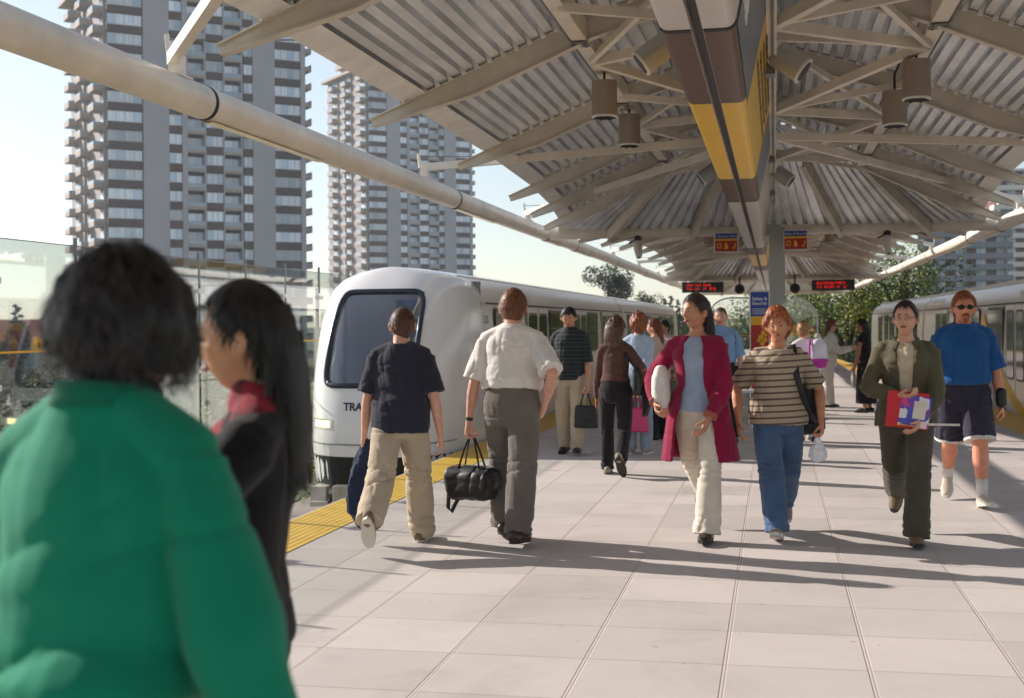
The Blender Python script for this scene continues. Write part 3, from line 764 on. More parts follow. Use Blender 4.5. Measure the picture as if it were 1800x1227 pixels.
# left train: the white nose car
xcL = -5.03; xs = xcL + 1.06
YN = 15.6
R, P = train(xcL, YN, 34.6, 1, 'white train coach with big windscreen and lit headlamps at left', nose=True, ws=WL)
flank(P, xs, 1, (17.9, 34.5), [(18.5, 20.15, .98, 1.84), (23.2, 24.8, .98, 1.84), (28.0, 29.75, .98, 1.84), (33.0, 34.0, .98, 1.84)], [(21.0, 23.0), (26.0, 27.9), (30.4, 32.6)])
flank(P, xcL - 1.06, -1, (17.9, 34.5), [(18.5, 20.15, .98, 1.84), (23.2, 24.8, .98, 1.84), (28.0, 29.75, .98, 1.84)], [(21.0, 23.0), (26.0, 27.9)])
# nose: grid over angle and height
def nose_pt(a, z):
    """a from -1 (left flank) to 1 (right flank); z world height"""
    hw = None
    for (x0, z0), (x1, z1) in zip(PROF[:11], PROF[1:11]):
        if z <= z1: k = max(0, (z - z0) / (z1 - z0)); hw = -(x0 + (x1 - x0) * k); break
    if hw is None: hw = .02
    hw *= WL
    th = a * PI / 2
    ex = 2 / 2.9
    sx_ = math.copysign(abs(math.sin(th)) ** ex, th); cy = abs(math.cos(th)) ** ex
    zz = max(0, (z - .25) / 2.14)
    back = 1.05 * zz ** 2.6 + .28 * zz               # the face leans back and rolls into the roof
    low = max(0, (.1 - z)) * .18
    depth = max(0.02, 2.2 - back - low)
    return V((xcL + sx_ * hw, YN + 2.2 - cy * depth, z))
NZ = [-.42, -.3, -.15, 0, .15, .3, .45, .6, .75, .84, .9, 1.05, 1.2, 1.35, 1.5, 1.65, 1.8, 1.95, 2.04, 2.10, 2.16, 2.22, 2.28, 2.32, 2.35, 2.37, 2.38]
NA = [-1 + 2 * k / 48 for k in range(49)]
WZ = (.84, 2.04); WA = (-.278, .278)
def inwin(a, z): return WA[0] - 1e-6 <= a <= WA[1] + 1e-6 and WZ[0] - 1e-6 <= z <= WZ[1] + 1e-6
NA = sorted(set([a for a in NA if min(abs(a - w) for w in WA) > .012] + list(WA)))
def nose_shell(mb):
    n = len(NA); vs = [nose_pt(a, z) for z in NZ for a in NA]; fs = []
    for i in range(len(NZ) - 1):
        for k in range(n - 1):
            if inwin(NA[k], NZ[i]) and inwin(NA[k + 1], NZ[i + 1]): continue
            fs.append((i * n + k, i * n + k + 1, (i + 1) * n + k + 1, (i + 1) * n + k))
    mb.add(vs, fs)
    # roof closing strip
    t = [nose_pt(a, 2.38) for a in NA]; c = V((xcL, YN + 2.2, 2.386))
    mb.add(t + [c], [(i, i + 1, len(t)) for i in range(len(t) - 1)])
    b = [nose_pt(a, -.42) for a in NA]; c = V((xcL, YN + 2.2, -.42))
    mb.add(b + [c], [(i + 1, i, len(b)) for i in range(len(b) - 1)])
    # lower side skirts back to the coach
nz = P('nose', m_body, nose_shell, smooth=50, fix=True)
P('side_skirt', m_body, lambda mb: (mb.box(xcL + 1.01, xcL + 1.065, YN + 2.5, YN + 3.0, -.6, -.35), mb.box(xcL - 1.065, xcL - 1.01, YN + 2.5, YN + 3.0, -.6, -.35)))
za = [WZ[0] + (WZ[1] - WZ[0]) * k / 12 for k in range(13)]; aa = [WA[0] + (WA[1] - WA[0]) * k / 20 for k in range(21)]
def wshield(mb, ins=.0, off=.0):
    n = len(aa); vs = []
    for z in za:
        for a in aa:
            vs.append(nose_pt(a, z) + V((0, -off, 0)))
    mb.add(vs, [(i * n + k, i * n + k + 1, (i + 1) * n + k + 1, (i + 1) * n + k) for i in range(len(za) - 1) for k in range(n - 1)])
ws = P('windscreen', glass('windscreen glass', (214, 222, 232), .16), lambda mb: wshield(mb, 0, -.02), smooth=True)
def wframe(mb):
    path = [(WA[0], z) for z in za] + [(a, WZ[1]) for a in aa[1:]] + [(WA[1], z) for z in za[::-1][1:]] + [(a, WZ[0]) for a in aa[::-1][1:]]
    # round the corners a little by cutting the extreme points
    def rc(a, z):
        ca = (WA[0] + WA[1]) / 2; cz = (WZ[0] + WZ[1]) / 2; u = (a - ca) / (WA[1] - WA[0]) * 2; v = (z - cz) / (WZ[1] - WZ[0]) * 2
        k = 1 / max(1, (abs(u) ** 9 + abs(v) ** 9) ** (1 / 9)); return ca + u * k * (WA[1] - WA[0]) / 2, cz + v * k * (WZ[1] - WZ[0]) / 2
    pts = [nose_pt(*rc(a, z)) + V((0, -.012, 0)) for a, z in path]
    mb.loft(pts + [pts[0]], [(.036, .02)] * (len(pts) + 1), ref=(0, -1, 0), n=10, cap=None)
P('windscreen_frame', m_nav, wframe, smooth=True)
# what is seen through the windscreen
def cab(mb):
    mb.box(xcL - .98, xcL + .98, YN + 2.3, YN + 2.34, -.1, 2.2)
    mb.box(xcL - .9, xcL + .9, YN + .9, YN + 2.3, -.12, -.08)
P('cab_bulkhead', m_int, cab)
P('cab_fill_strip', emis('cab fill glow', (255, 250, 240), 2.2), lambda mb: (mb.box(xcL - .6, xcL - .5, YN + 1.5, YN + 2.1, 2.2, 2.22), mb.box(xcL + .5, xcL + .6, YN + 1.5, YN + 2.1, 2.2, 2.22)))  # added glowing strips that brighten the closed cab behind the windscreen
P('cab_door', m_intb, lambda mb: (mb.box(xcL - .22, xcL - .12, YN + 2.24, YN + 2.3, 0, 1.95), mb.box(xcL + .36, xcL + .46, YN + 2.24, YN + 2.3, 0, 1.95), mb.box(xcL - .22, xcL + .46, YN + 2.24, YN + 2.3, 1.87, 1.95)))
P('cab_door_window', m_win, lambda mb: mb.box(xcL - .04, xcL + .28, YN + 2.27, YN + 2.295, .9, 1.7))
P('cab_desk', m_intb, lambda mb: (mb.box(xcL - .75, xcL + .75, YN + .95, YN + 1.4, .70, .80),), bevel=.03)
P('cab_pole', m_sil, lambda mb: mb.tube((xcL + .2, YN + 1.9, 0), (xcL + .2, YN + 1.9, 2.1), .02, 8))
# headlamps, bumper, lettering
def on_nose(a, z, off=.004): return nose_pt(a, z) + V((0, -off, 0))
def lampbox(mb, a0, a1, z0, z1, off, n=6):
    vs = []; 
    for z in (z0, z1):
        for k in range(n + 1): vs.append(on_nose(a0 + (a1 - a0) * k / n, z, off))
    mb.add(vs, [(k, k + 1, n + 2 + k, n + 1 + k) for k in range(n)])
for a0, a1 in ((-.433, -.171), (.171, .433)):
    h = P('headlamp', m_sil, lambda mb: lampbox(mb, a0, a1, .29, .42, .005))
    for q0, q1 in ((a0 + .03, (a0 + a1) / 2 - .01), ((a0 + a1) / 2 + .01, a1 - .03)):
        b_ = P('bulb_glass', m_lampg, lambda mb: lampbox(mb, q0, q1, .315, .395, .009, 3)); b_.parent = h
P('bumper_line', m_grey, lambda mb: lampbox(mb, -.7, .7, .10, .115, .004, 20))
P('apron_gap', m_seam, lambda mb: lampbox(mb, -.85, .85, -.44, -.05, .004, 24))
P('apron_light', m_body, lambda mb: lampbox(mb, -.55, .55, -.04, .09, .012, 16))
txt = text('TRANSLINK', .135, mat('navy lettering', (50, 52, 84), .4), R, (-.28, 0, 1.03 + .575), (PI / 2, 0, 0), depth=.002, align='LEFT', bold=.004)
for v in txt.data.vertices:      # wrap the lettering round the nose
    k = min(.98, abs(v.co.x) / 1.06); a_ = math.copysign(math.asin(k ** 1.45) / (PI / 2), v.co.x)
    p_ = nose_pt(a_, v.co.z - 1.03); v.co.y += p_.y - YN - .006
# coupler and gear under the nose
P('coupler', m_sil, lambda mb: (mb.box(xcL - .16, xcL + .16, YN - .28, YN + .8, -.62, -.42), mb.box(xcL - .3, xcL + .3, YN - .34, YN - .2, -.68, -.36), mb.tube((xcL - .5, YN + .1, -.5), (xcL + .5, YN + .1, -.5), .05, 8)), bevel=.02)
P('air_hose', m_black, lambda mb: mb.loft([(xcL - .35, YN + .2, -.4), (xcL - .42, YN - .1, -.6), (xcL - .3, YN - .2, -.75), (xcL - .2, YN + .1, -.7)], [.025] * 4, n=8))
P('pilot_bracket', m_case, lambda mb: (mb.box(xcL + .45, xcL + .62, YN + .0, YN + .5, -.62, -.42), mb.box(xcL - .7, xcL - .5, YN + .0, YN + .5, -.62, -.42), mb.obox((xcL - .25, YN + .02, -.62), (.4, .1, 0), (0, .08, 0), (0, 0, .03))))
m_num = mat('grey numerals', (120, 124, 132), .5)
text('235', .16, m_num, R, (xs + .004 - xcL, 17.95 - YN, 1.03 + 1.66), (PI / 2, 0, PI / 2))
text('235', .2, m_num, R, (-1.066, 18.6 - YN, 1.03 + 1.72), (PI / 2, 0, -PI / 2))
P('door_button', m_seam, lambda mb: [mb.tube((xs - .004, 18.15, z), (xs + .012, 18.15, z), .05, 12) for z in (1.32, 1.48)])
P('roof_rib', m_roof, lambda mb: [mb.box(xcL + q - .02, xcL + q + .02, 17.6, 34.5, 2.28, 2.20 - abs(q) * .05) for q in (-.72, -.36, 0, .36, .72)])
R, P = train(xcL, 35.0, 54.8, 1, 'pale train coach coupled behind the white nose car', ws=WL)
flank(P, xs, 1, (35.1, 54.7), [(36.0, 37.7, .98, 1.84), (41, 42.7, .98, 1.84), (46, 47.7, .98, 1.84), (51, 52.7, .98, 1.84)], [(38.4, 40.4), (43.4, 45.4), (48.4, 50.4)])
P('roof_rib', m_roof, lambda mb: [mb.box(xcL + q - .02, xcL + q + .02, 35.1, 54.7, 2.28, 2.20 - abs(q) * .05) for q in (-.72, -.36, 0, .36, .72)])
P('gangway', m_black, lambda mb: mb.box(xcL - .9, xcL + .9, 34.62, 34.98, -.3, 2.1))
# right train
xcR = 5.30; xr = xcR - 1.215
R, P = train(xcR, 18.0, 38.2, -1, 'silver train coach with yellow swoosh at the right edge')
flank(P, xr, -1, (18.1, 38.0), [(27.95, 29.6, .8, 1.84), (30.3, 31.9, .8, 1.84), (25.15, 26.9, .75, 1.84), (18.4, 20.3, .75, 1.84)], [(23.0, 24.9), (33.0, 35.4), (20.6, 22.2)])
P('roof_rib', m_roof, lambda mb: [mb.box(xcR + q - .02, xcR + q + .02, 18.1, 38.0, 2.26, 2.39 - abs(q) * .05) for q in (-.8, -.4, 0, .4, .8)])
P('roof_vent', m_white, lambda mb: [mb.ell((xcR - 1.06, y, 2.06), (.16, .75, .12), 12, 8) for y in (23.2, 37.0, 35.2)], smooth=True)
def swoosh(mb, up, lo, y0, y1, o):
    n = 18
    for i in range(n):
        a = y0 + (y1 - y0) * i / n; b = y0 + (y1 - y0) * (i + 1) / n
        mb.quad((xr - o, a, lo(a)), (xr - o, a, up(a)), (xr - o, b, up(b)), (xr - o, b, lo(b)))
f = lambda c, k: (lambda y: max(-.5, min(1.9, c + k * max(0, (y - 22.9)) ** 1.55)))
P('yellow_swoosh', m_yellow, lambda mb: swoosh(mb, f(.12, .155), f(-.10, .14), 19, 27.6, .012))
P('white_swoosh', m_white, lambda mb: swoosh(mb, f(-.10, .14), f(-.42, .12), 19, 27.2, .011))
P('blue_swoosh', m_blue, lambda mb: swoosh(mb, f(-.33, .115), f(-.52, .10), 23.6, 26.8, .0135))
P('skirt_stripe', m_yellow, lambda mb: mb.box(xr - .008, xr + .004, 18.2, 23.2, -.5, -.36))
R, P = train(xcR, 38.6, 58.4, -1, 'silver train coach farther along the right platform edge')
flank(P, xr, -1, (38.7, 58.3), [(40, 41.7, .8, 1.84), (45, 46.7, .8, 1.84), (50, 51.7, .8, 1.84)], [(42.2, 44.4), (47.4, 49.4), (52.6, 54.6)])
P('roof_rib', m_roof, lambda mb: [mb.box(xcR + q - .02, xcR + q + .02, 38.7, 58.3, 2.26, 2.39 - abs(q) * .05) for q in (-.8, -.4, 0, .4, .8)])
P('gangway', m_black, lambda mb: mb.box(xcR - .9, xcR + .9, 38.22, 38.58, -.3, 2.1))
# ---------------------------------------------------------------- towers
m_tconc = mat('tower concrete', (160, 152, 152), .9, vary=.08, vscale=.12, bump=.1, bscale=2)
m_tpier = mat('tower ribbed pier', (176, 172, 178), .9, vary=.07, vscale=.2)
m_tbrown = mat('brown spandrel', (88, 73, 72), .8, vary=.1, vscale=.3)
m_tbalc = mat('balcony panel', (176, 162, 152), .85, vary=.08, vscale=.3)
m_tglass = mat('tower window glass', (176, 192, 212), .10, rnd=.42, spec=.7)
m_tcurt = mat('curtained pane', (214, 221, 232), .25, rnd=.4, spec=.6, vary=.25, vscale=1.1, stretch=(6, 1, .2))
m_tframe = mat('window frame', (168, 166, 168), .5)
m_trail = mat('balcony glass rail', (150, 168, 186), .15, spec=.6)
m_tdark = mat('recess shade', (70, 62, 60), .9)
FH = 2.7
def tower(corner, rot, W, D, z0, floors, label, pent=True, seed=1):
    """corner = front left corner; local x along the front, y into the depth"""
    T = empty('apartment_tower', (corner[0], corner[1], z0), rot, label, 'apartment tower', 'grey concrete apartment towers behind the train')
    H = floors * FH
    fr = [('win', 0, .166), ('pier', .17, .295), ('win', .295, .36), ('pier', .36, .383), ('balc', .383, .475), ('win', .48, .567), ('balc', .57, .663), ('win', .672, .72), ('pier', .72, .835), ('win', .835, .975), ('pier', .975, 1)]
    mb = MB(); mb.box(0, W, .9, D, 0, H); mb.build('wall', m_tconc, T)
    mb = MB()
    for k, a, b in fr:
        if k == 'pier':
            mb.box(a * W, b * W, 0, .9, 0, H)
            if b - a > .06:
                for q in range(1, floors, 3): mb.box(a * W, b * W, -.015, 0, q * FH - .04, q * FH)
        elif k == 'balc':
            pass
    for a in (.383, .475, .57, .663): mb.box(a * W - .1, a * W + .1, .02, .9, 0, H)
    mb.build('pier', m_tpier, T)
    mb = MB()
    for k, a, b in fr:
        if k == 'win':
            for f in range(floors): mb.box(a * W, b * W, .06, .9, f * FH, f * FH + 1.02)
            mb.box(a * W, b * W, .30, .9, 0, H)
    mb.build('spandrel', m_tbrown if True else 0, T)
    protos = {}
    rr = random.Random(seed)
    cnt = 0; extra = []
    def win_mesh(w, n, var):
        m = MB(); m.m = 0; m.box(0, w, -.02, .05, 0, 1.56)
        m.m = 1
        pw = (w - .12) / n
        for i in range(n):
            m.m = 1 if (var * 7 + i * 3) % 4 else 2
            m.box(.06 + i * pw + .04, .06 + (i + 1) * pw - .04, -.04, -.02, .1, 1.46)
        me = m.mesh('window')
        for x in (m_tframe, m_tcurt, m_tglass): me.materials.append(x)
        me.polygons.foreach_set('material_index', m.mi); return me
    for k, a, b in fr:
        if k != 'win': continue
        w = (b - a) * W; n = 4 if w > 3.6 else 3 if w > 2.2 else 2
        vs = [win_mesh(w, n, v) for v in range(4)]
        for f in range(floors):
            ob = bpy.data.objects.new('window', vs[rr.randrange(4)]); ob.location = (a * W, .24, f * FH + 1.06)
            C.objects.link(ob); ob.parent = T; cnt += 1
    # recessed balconies on the front
    for k, a, b in fr:
        if k != 'balc': continue
        w = (b - a) * W
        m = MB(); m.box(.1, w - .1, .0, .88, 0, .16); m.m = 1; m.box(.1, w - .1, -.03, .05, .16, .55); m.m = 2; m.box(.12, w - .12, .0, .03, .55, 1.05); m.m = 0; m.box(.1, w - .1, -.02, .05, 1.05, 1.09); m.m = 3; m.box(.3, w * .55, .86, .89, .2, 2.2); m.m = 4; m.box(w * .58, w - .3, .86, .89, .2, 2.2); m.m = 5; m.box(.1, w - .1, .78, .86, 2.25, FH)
        me = m.mesh('recessed_balcony')
        for x in (m_tconc, m_tbalc, m_trail, m_tcurt, m_tglass, m_tdark): me.materials.append(x)
        me.polygons.foreach_set('material_index', m.mi)
        for f in range(floors):
            ob = bpy.data.objects.new('recessed_balcony', me); ob.location = (a * W, 0, f * FH); C.objects.link(ob); ob.parent = T
    # balconies on the left flank and the right flank
    def side_balc(wd, dp):
        m = MB(); m.box(-dp, 0, 0, wd, 0, .16); m.m = 1; m.box(-dp, -dp + .08, 0, wd, .16, .75); m.box(-dp + .08, 0, 0, .08, .16, .75); m.box(-dp + .08, 0, wd - .08, wd, .16, .75); m.m = 2; m.box(-dp + .02, -dp + .05, 0, wd, .75, 1.1); m.box(-dp, 0, .02, .05, .75, 1.1); m.m = 3; m.box(-.03, -.001, .3, wd - .3, .2, 2.2)
        me = m.mesh('balcony')
        for x in (m_tconc, m_tbalc, m_trail, m_tglass): me.materials.append(x)
        me.polygons.foreach_set('material_index', m.mi); return me
    me = side_balc(3.4, 1.6)
    for y in (1.6, D * .42, D * .75):
        for f in range(floors):
            ob = bpy.data.objects.new('balcony', me); ob.location = (0, y, f * FH); C.objects.link(ob); ob.parent = T
    for f in range(floors):
        ob = bpy.data.objects.new('side_balcony', me); ob.location = (W, 5.0, f * FH); ob.rotation_euler = (0, 0, PI); C.objects.link(ob); ob.parent = T
    mb = MB()
    for y in (1.2, D * .42 - .7, D * .42 + 3.7, D * .75 - .8): mb.box(-.3, 0, y, y + .35, 0, H)
    mb.build('side_pier', m_tbalc, T)
    mb = MB(); mb.box(-1.8, W + .6, -.8, D + .6, H, H + .6)
    if pent: mb.box(2.5, W - 2.5, 3.5, D - 3, H + .6, H + 3.4); mb.box(1.2, W - 4, 2.2, D - 2, H + 3.4, H + 4.6); mb.box(-1.7, W + .5, -.7, -.6, H + .6, H + 1.5)
    mb.build('roof', m_tbalc, T)
    return T
def place(u, d): return ((u - 900) / 2300 * d, d)
def w_of(u, d):
    x, y = place(u, d); c, s = math.cos(YAW), math.sin(YAW); return (x * c - y * s, x * s + y * c)
tower(w_of(192, 181), YAW + math.radians(30), 29.0, 24, -6, 21, 'taller near grey concrete tower with sunlit balconies at its left edge', seed=3)
tower(w_of(651, 318), YAW + math.radians(30), 28.5, 26, -6, 26, 'farther grey tower with a flat roof beyond the white train nose', seed=8)
m_rb = mat('grey balcony slab', (122, 125, 134), .85, vary=.06)
m_rb2 = mat('white balcony slab', (222, 216, 208), .8, vary=.06)
m_brick = mat('brown brick wall', (116, 74, 64), .9, vary=.12, vscale=.6)
def slab_block(u0, d, rot, W, D, z0, floors, slabm, label, fh=2.2, bays=5):
    x, y = w_of(u0, d)
    T = empty('apartment_block', (x, y, z0), rot, label, 'apartment block', 'balconied apartment blocks at the right')
    mb = MB(); mb.box(0, W, 1.6, D, 0, floors * fh); mb.build('wall', m_brick, T)
    me = MB(); me.box(-1.2, W + 1.2, 0, 1.6, 0, .2); me.box(-1.2, W + 1.2, -.06, .06, .2, 1.15); me.box(-1.2, -1.1, .06, 4.6, .2, 1.15); me.box(W + 1.1, W + 1.2, .06, 4.6, .2, 1.15); me.box(-1.2, 0, 1.6, 4.6, 0, .2); me.box(W, W + 1.2, 1.6, 4.6, 0, .2)
    b = me.mesh('balcony'); b.materials.append(slabm)
    wm = MB(); wm.box(0, 1.9, 0, .06, 0, 2.2); wm.m = 1; wm.box(.08, .9, -.02, 0, .08, 2.12); wm.m = 2; wm.box(.98, 1.82, -.02, 0, .08, 2.12)
    w = wm.mesh('window'); [w.materials.append(q) for q in (m_tframe, m_tglass, m_tcurt)]; w.polygons.foreach_set('material_index', wm.mi)
    for f in range(floors):
        ob = bpy.data.objects.new('balcony', b); ob.location = (0, 0, f * fh); C.objects.link(ob); ob.parent = T
        for q in range(bays):
            ob = bpy.data.objects.new('window', w); ob.location = (W * (q + .55) / bays, 1.54, f * fh + .2); C.objects.link(ob); ob.parent = T
    mb = MB(); [mb.box(W * q / bays - .2, W * q / bays + .2, -.09, 1.6, 0, floors * fh) for q in range(0, bays + 1, 2)]; mb.build('pier', slabm, T)
    mb = MB(); mb.box(-.5, W + .5, .0, D, floors * fh, floors * fh + .5); mb.build('roof', slabm, T)
slab_block(1626, 262, YAW - .25, 15.5, 18, -6, 13, m_rb, 'lower grey slab apartment block behind the right train', bays=4)
slab_block(1758, 300, YAW - .15, 22, 18, -6, 19, m_rb2, 'tall white slab apartment block at the right edge', bays=6)
# ---------------------------------------------------------------- trees and shrubs
def leaf_mat(name, col, var=.4):
    m = mat(name, col, .6, vary=var, vscale=1.6, spec=.25)
    b = m.node_tree.nodes['Principled BSDF']
    b.inputs['Transmission Weight'].default_value = 0
    return m
m_leaf = [leaf_mat('leaf dark', (60, 76, 38)), leaf_mat('leaf mid', (98, 112, 50)), leaf_mat('leaf light', (146, 146, 62))]
m_fir = [leaf_mat('fir dark', (40, 50, 36)), leaf_mat('fir mid', (56, 66, 46)), leaf_mat('fir light', (84, 88, 60))]
m_bark = mat('bark', (78, 64, 52), .9, vary=.2)
def tree(x, y, z0, h, r, label, n=2600, leaf=.34, kind='round', seed=0, group='trees around the station', mats=None, name='tree', trunk=None):
    rr = random.Random(seed); T = empty(name, (x, y, z0), 0, label, 'tree' if name != 'shrub' else 'shrub', group)
    mats = mats or m_leaf
    mb = MB(); tr = h * .022 + .04
    mb.loft([(0, 0, 0), (rr.uniform(-.1, .1), 0, h * .4), (rr.uniform(-.2, .2), rr.uniform(-.2, .2), h * .88)], [tr * 1.5, tr, tr * .25], n=8)
    clumps = []
    if kind == 'round':
        for k in range(34):
            a = rr.uniform(0, 2 * PI); q = rr.uniform(.0, 1) ** .6; zz = rr.uniform(.22, .93)
            w = math.sin(PI * min(1, max(0, (zz - .12) / .95))) ** .6
            c = V((math.cos(a) * r * q * w * .8, math.sin(a) * r * q * w * .8, h * zz)); clumps.append((c, r * rr.uniform(.24, .40)))
            if k % 3 == 0: mb.loft([(0, 0, h * max(.2, zz - .3)), c * .55 + V((0, 0, h * (zz - .08) * .45)), c], [tr * .5, tr * .32, tr * .1], n=5)
    else:
        for k in range(34):
            zz = .12 + .86 * k / 34; w = (1 - zz) ** .8 * r; a = k * 2.2
            for j in range(3 if zz < .8 else 1):
                a2 = a + j * 2.1; c = V((math.cos(a2) * w * .6, math.sin(a2) * w * .6, h * zz)); clumps.append((c, max(.25, w * .5)))
            if k % 3 == 0: mb.loft([(0, 0, h * zz), (math.cos(a) * w, math.sin(a) * w, h * zz - w * .15)], [tr * .3, tr * .08], n=4)
    mb.build('trunk', m_bark, T, smooth=True)
    mb = MB(); per = n // len(clumps)
    for c, cr in clumps:
        tone = rr.choice((0, 0, 1, 1, 1, 2)) if kind == 'round' else rr.choice((0, 0, 1, 2))
        for _ in range(per):
            d = V((rr.gauss(0, 1), rr.gauss(0, 1), rr.gauss(0, 1))).normalized() * cr * rr.uniform(.25, 1) ** .5
            if kind != 'round': d.z *= .45
            p = c + d; s = leaf * rr.uniform(.5, 1.15)
            u = V((rr.gauss(0, 1), rr.gauss(0, 1), rr.gauss(0, .7))).normalized(); w_ = u.cross(V((rr.gauss(0, 1), rr.gauss(0, 1), rr.gauss(0, 1)))).normalized()
            mb.m = tone if rr.random() < .9 else rr.randrange(3)
            mb.add([p - u * s * .5, p + w_ * s * .28, p + u * s * .5, p - w_ * s * .28], [(0, 1, 2, 3)])
    mb.build('crown', mats, T)
    return T
def tree_px(u, vtop, d, r, label, z0=-5, **k):
    x, y = w_of(u, d); h = 1.6 + (569.6 - .0078 * (u - 900) - vtop) / 2300 * d - z0
    return tree(x, y, z0, h, r, label, **k)
tree_px(1592, 428, 74, 4.2, 'tallest yellow-green tree behind the far end of the right train', n=12000, leaf=.24, seed=1)
tree_px(1542, 462, 82, 4.4, 'green tree between the tallest tree and the platform end', n=10000, leaf=.25, seed=2)
tree_px(1490, 505, 78, 3.8, 'olive green tree beyond the woman in white', n=9000, leaf=.24, seed=3)
tree_px(1438, 500, 92, 4.4, 'dark green tree right of the glass shelter', n=8000, leaf=.27, seed=4)
tree_px(1395, 520, 100, 4.8, 'dark tree behind the column and pylon', n=7000, leaf=.28, seed=5)
tree_px(1335, 528, 104, 4.6, 'dark tree seen through the arched glass screen', n=7000, leaf=.28, seed=6)
tree_px(1290, 560, 110, 5.0, 'green tree left of the pylon at the platform end', n=7000, leaf=.28, seed=7)
tree_px(1245, 540, 118, 4.6, 'pale green tree behind the left display board', n=4000, leaf=.36, seed=8)
tree_px(1635, 520, 78, 4.0, 'shaded tree under the lower grey apartment block', n=4000, leaf=.32, seed=9)
tree_px(1070, 462, 120, 3.2, 'tall dark rounded tree above the left train roof', n=17000, leaf=.26, kind='round', mats=m_fir, seed=10)
tree_px(1132, 512, 128, 2.4, 'grey green tree right of the tall dark tree', n=6000, leaf=.24, mats=m_fir, seed=11)
for k, (u, v, d) in enumerate(((1158, 528, 150), (1168, 520, 152), (1180, 516, 158), (1192, 522, 160), (1206, 526, 162))):
    tree_px(u, v, d, 1.5, ['short thin fir left of the distant fir row', 'second thin fir in the distant row above the train', 'tallest thin fir in the middle of the distant row', 'fourth thin fir in the distant row above the train', 'rightmost thin fir of the distant row beside the display board'][k], n=1400, leaf=.4, kind='fir', mats=m_fir, seed=20 + k, name='fir_tree', group='distant firs')
tree_px(30, 530, 120, 2.6, 'small dark fir at the far left edge', n=2500, leaf=.4, kind='fir', mats=m_fir, seed=30, name='fir_tree')
tree_px(372, 530, 30, 1.5, 'yellow green young tree behind the glass fence beside the plaid shirt woman', n=3500, leaf=.16, seed=31)
tree_px(322, 590, 27, 1.6, 'bushy green tree behind the glass fence at the green sweatshirt shoulder', n=3500, leaf=.15, seed=32)
tree_px(70, 630, 34, 1.6, 'yellowish bush behind the glass fence at the far left', n=3000, leaf=.16, seed=33, name='shrub', group='shrubs behind the glass fence')
tree_px(420, 650, 26, 1.5, 'dark green shrub low behind the glass fence near the train nose', n=3000, leaf=.14, seed=34, name='shrub', group='shrubs behind the glass fence')
tree_px(280, 680, 24, 1.4, 'low green shrub behind the glass fence left of the lamp post', n=3000, leaf=.14, seed=35, name='shrub', group='shrubs behind the glass fence')
tree_px(480, 660, 31, 1.5, 'green shrub partly behind the white train nose', n=2500, leaf=.15, seed=36, name='shrub', group='shrubs behind the glass fence')
# lamp post, house, car beyond the fence
x, y = w_of(296, 26)
e = empty('street_lamp', (x, y, -5), 0, 'white arched street lamp behind the glass fence', 'street lamp')
mb = MB(); mb.loft([(0, 0, 0), (0, 0, 4.6), (.05, 0, 5.2), (.22, 0, 5.62), (.5, 0, 5.78)], [.05, .04, .035, .032, .03], n=10); mb.build('pole', m_white, e, smooth=True)
mb = MB(); mb.ell((.62, 0, 5.76), (.2, .1, .05), 12, 6); mb.build('lamp_head', m_white, e, smooth=True)
x, y = w_of(-30, 120)
e = empty('house', (x, y, -5), YAW, 'beige house with red gabled roof at the far left edge', 'house')
m_hw = mat('beige stucco', (196, 182, 166), .9); m_hr = mat('red roof tiles', (140, 70, 54), .9, vary=.15)
mb = MB(); mb.box(-4, 6.5, 0, 8, 0, 5.2); mb.build('wall', m_hw, e)
mb = MB(); mb.prism([(-.6, 5.2), (8.6, 5.2), (4, 7.4)], 'x', -4.5, 7); mb.build('roof', m_hr, e)
for q in (-2.5, .5, 3.5):
    mb = MB(); mb.box(q, q + 1.4, -.06, 0, 3.0, 4.4); f = mb.build('window', m_white, e)
    mb = MB(); mb.box(q + .1, q + 1.3, -.08, -.06, 3.1, 4.3); mb.build('pane', m_tglass, f)
# ---------------------------------------------------------------- the hazy summer air
mh = bpy.data.materials.new('summer haze'); mh.use_nodes = True
nt = mh.node_tree; nt.nodes.remove(nt.nodes['Principled BSDF'])
pv = nt.nodes.new('ShaderNodeVolumePrincipled'); pv.inputs['Color'].default_value = (.86, .93, 1, 1); pv.inputs['Density'].default_value = .00036; pv.inputs['Anisotropy'].default_value = .3
nt.links.new(pv.outputs[0], nt.nodes['Material Output'].inputs['Volume'])
mb = MB(); mb.box(-420, 420, -60, 460, -6.2, 96)
tag(mb.build('haze', mh), kind='stuff')
# ---------------------------------------------------------------- people
def finish(mb, name, mats, parent, voxel, smooth=2, wr=None, fac=.5):
    """union by voxel remesh, light smoothing, cloth folds; links one mesh object"""
    me = mb.mesh(name); ob = bpy.data.objects.new(name, me); C.objects.link(ob)
    r = ob.modifiers.new('r', 'REMESH'); r.mode = 'VOXEL'; r.voxel_size = voxel; r.adaptivity = 0
    if smooth:
        s = ob.modifiers.new('s', 'SMOOTH'); s.iterations = smooth; s.factor = fac
    bpy.context.view_layer.update()
    nm = bpy.data.meshes.new_from_object(ob.evaluated_get(bpy.context.evaluated_depsgraph_get()))
    nm.name = name; bpy.data.objects.remove(ob); bpy.data.meshes.remove(me)
    if wr: wr(nm)
    nm.materials.clear()
    for x in (mats if isinstance(mats, (list, tuple)) else [mats]): nm.materials.append(x)
    shade(nm)
    o = bpy.data.objects.new(name, nm); C.objects.link(o); o.parent = parent
    return o
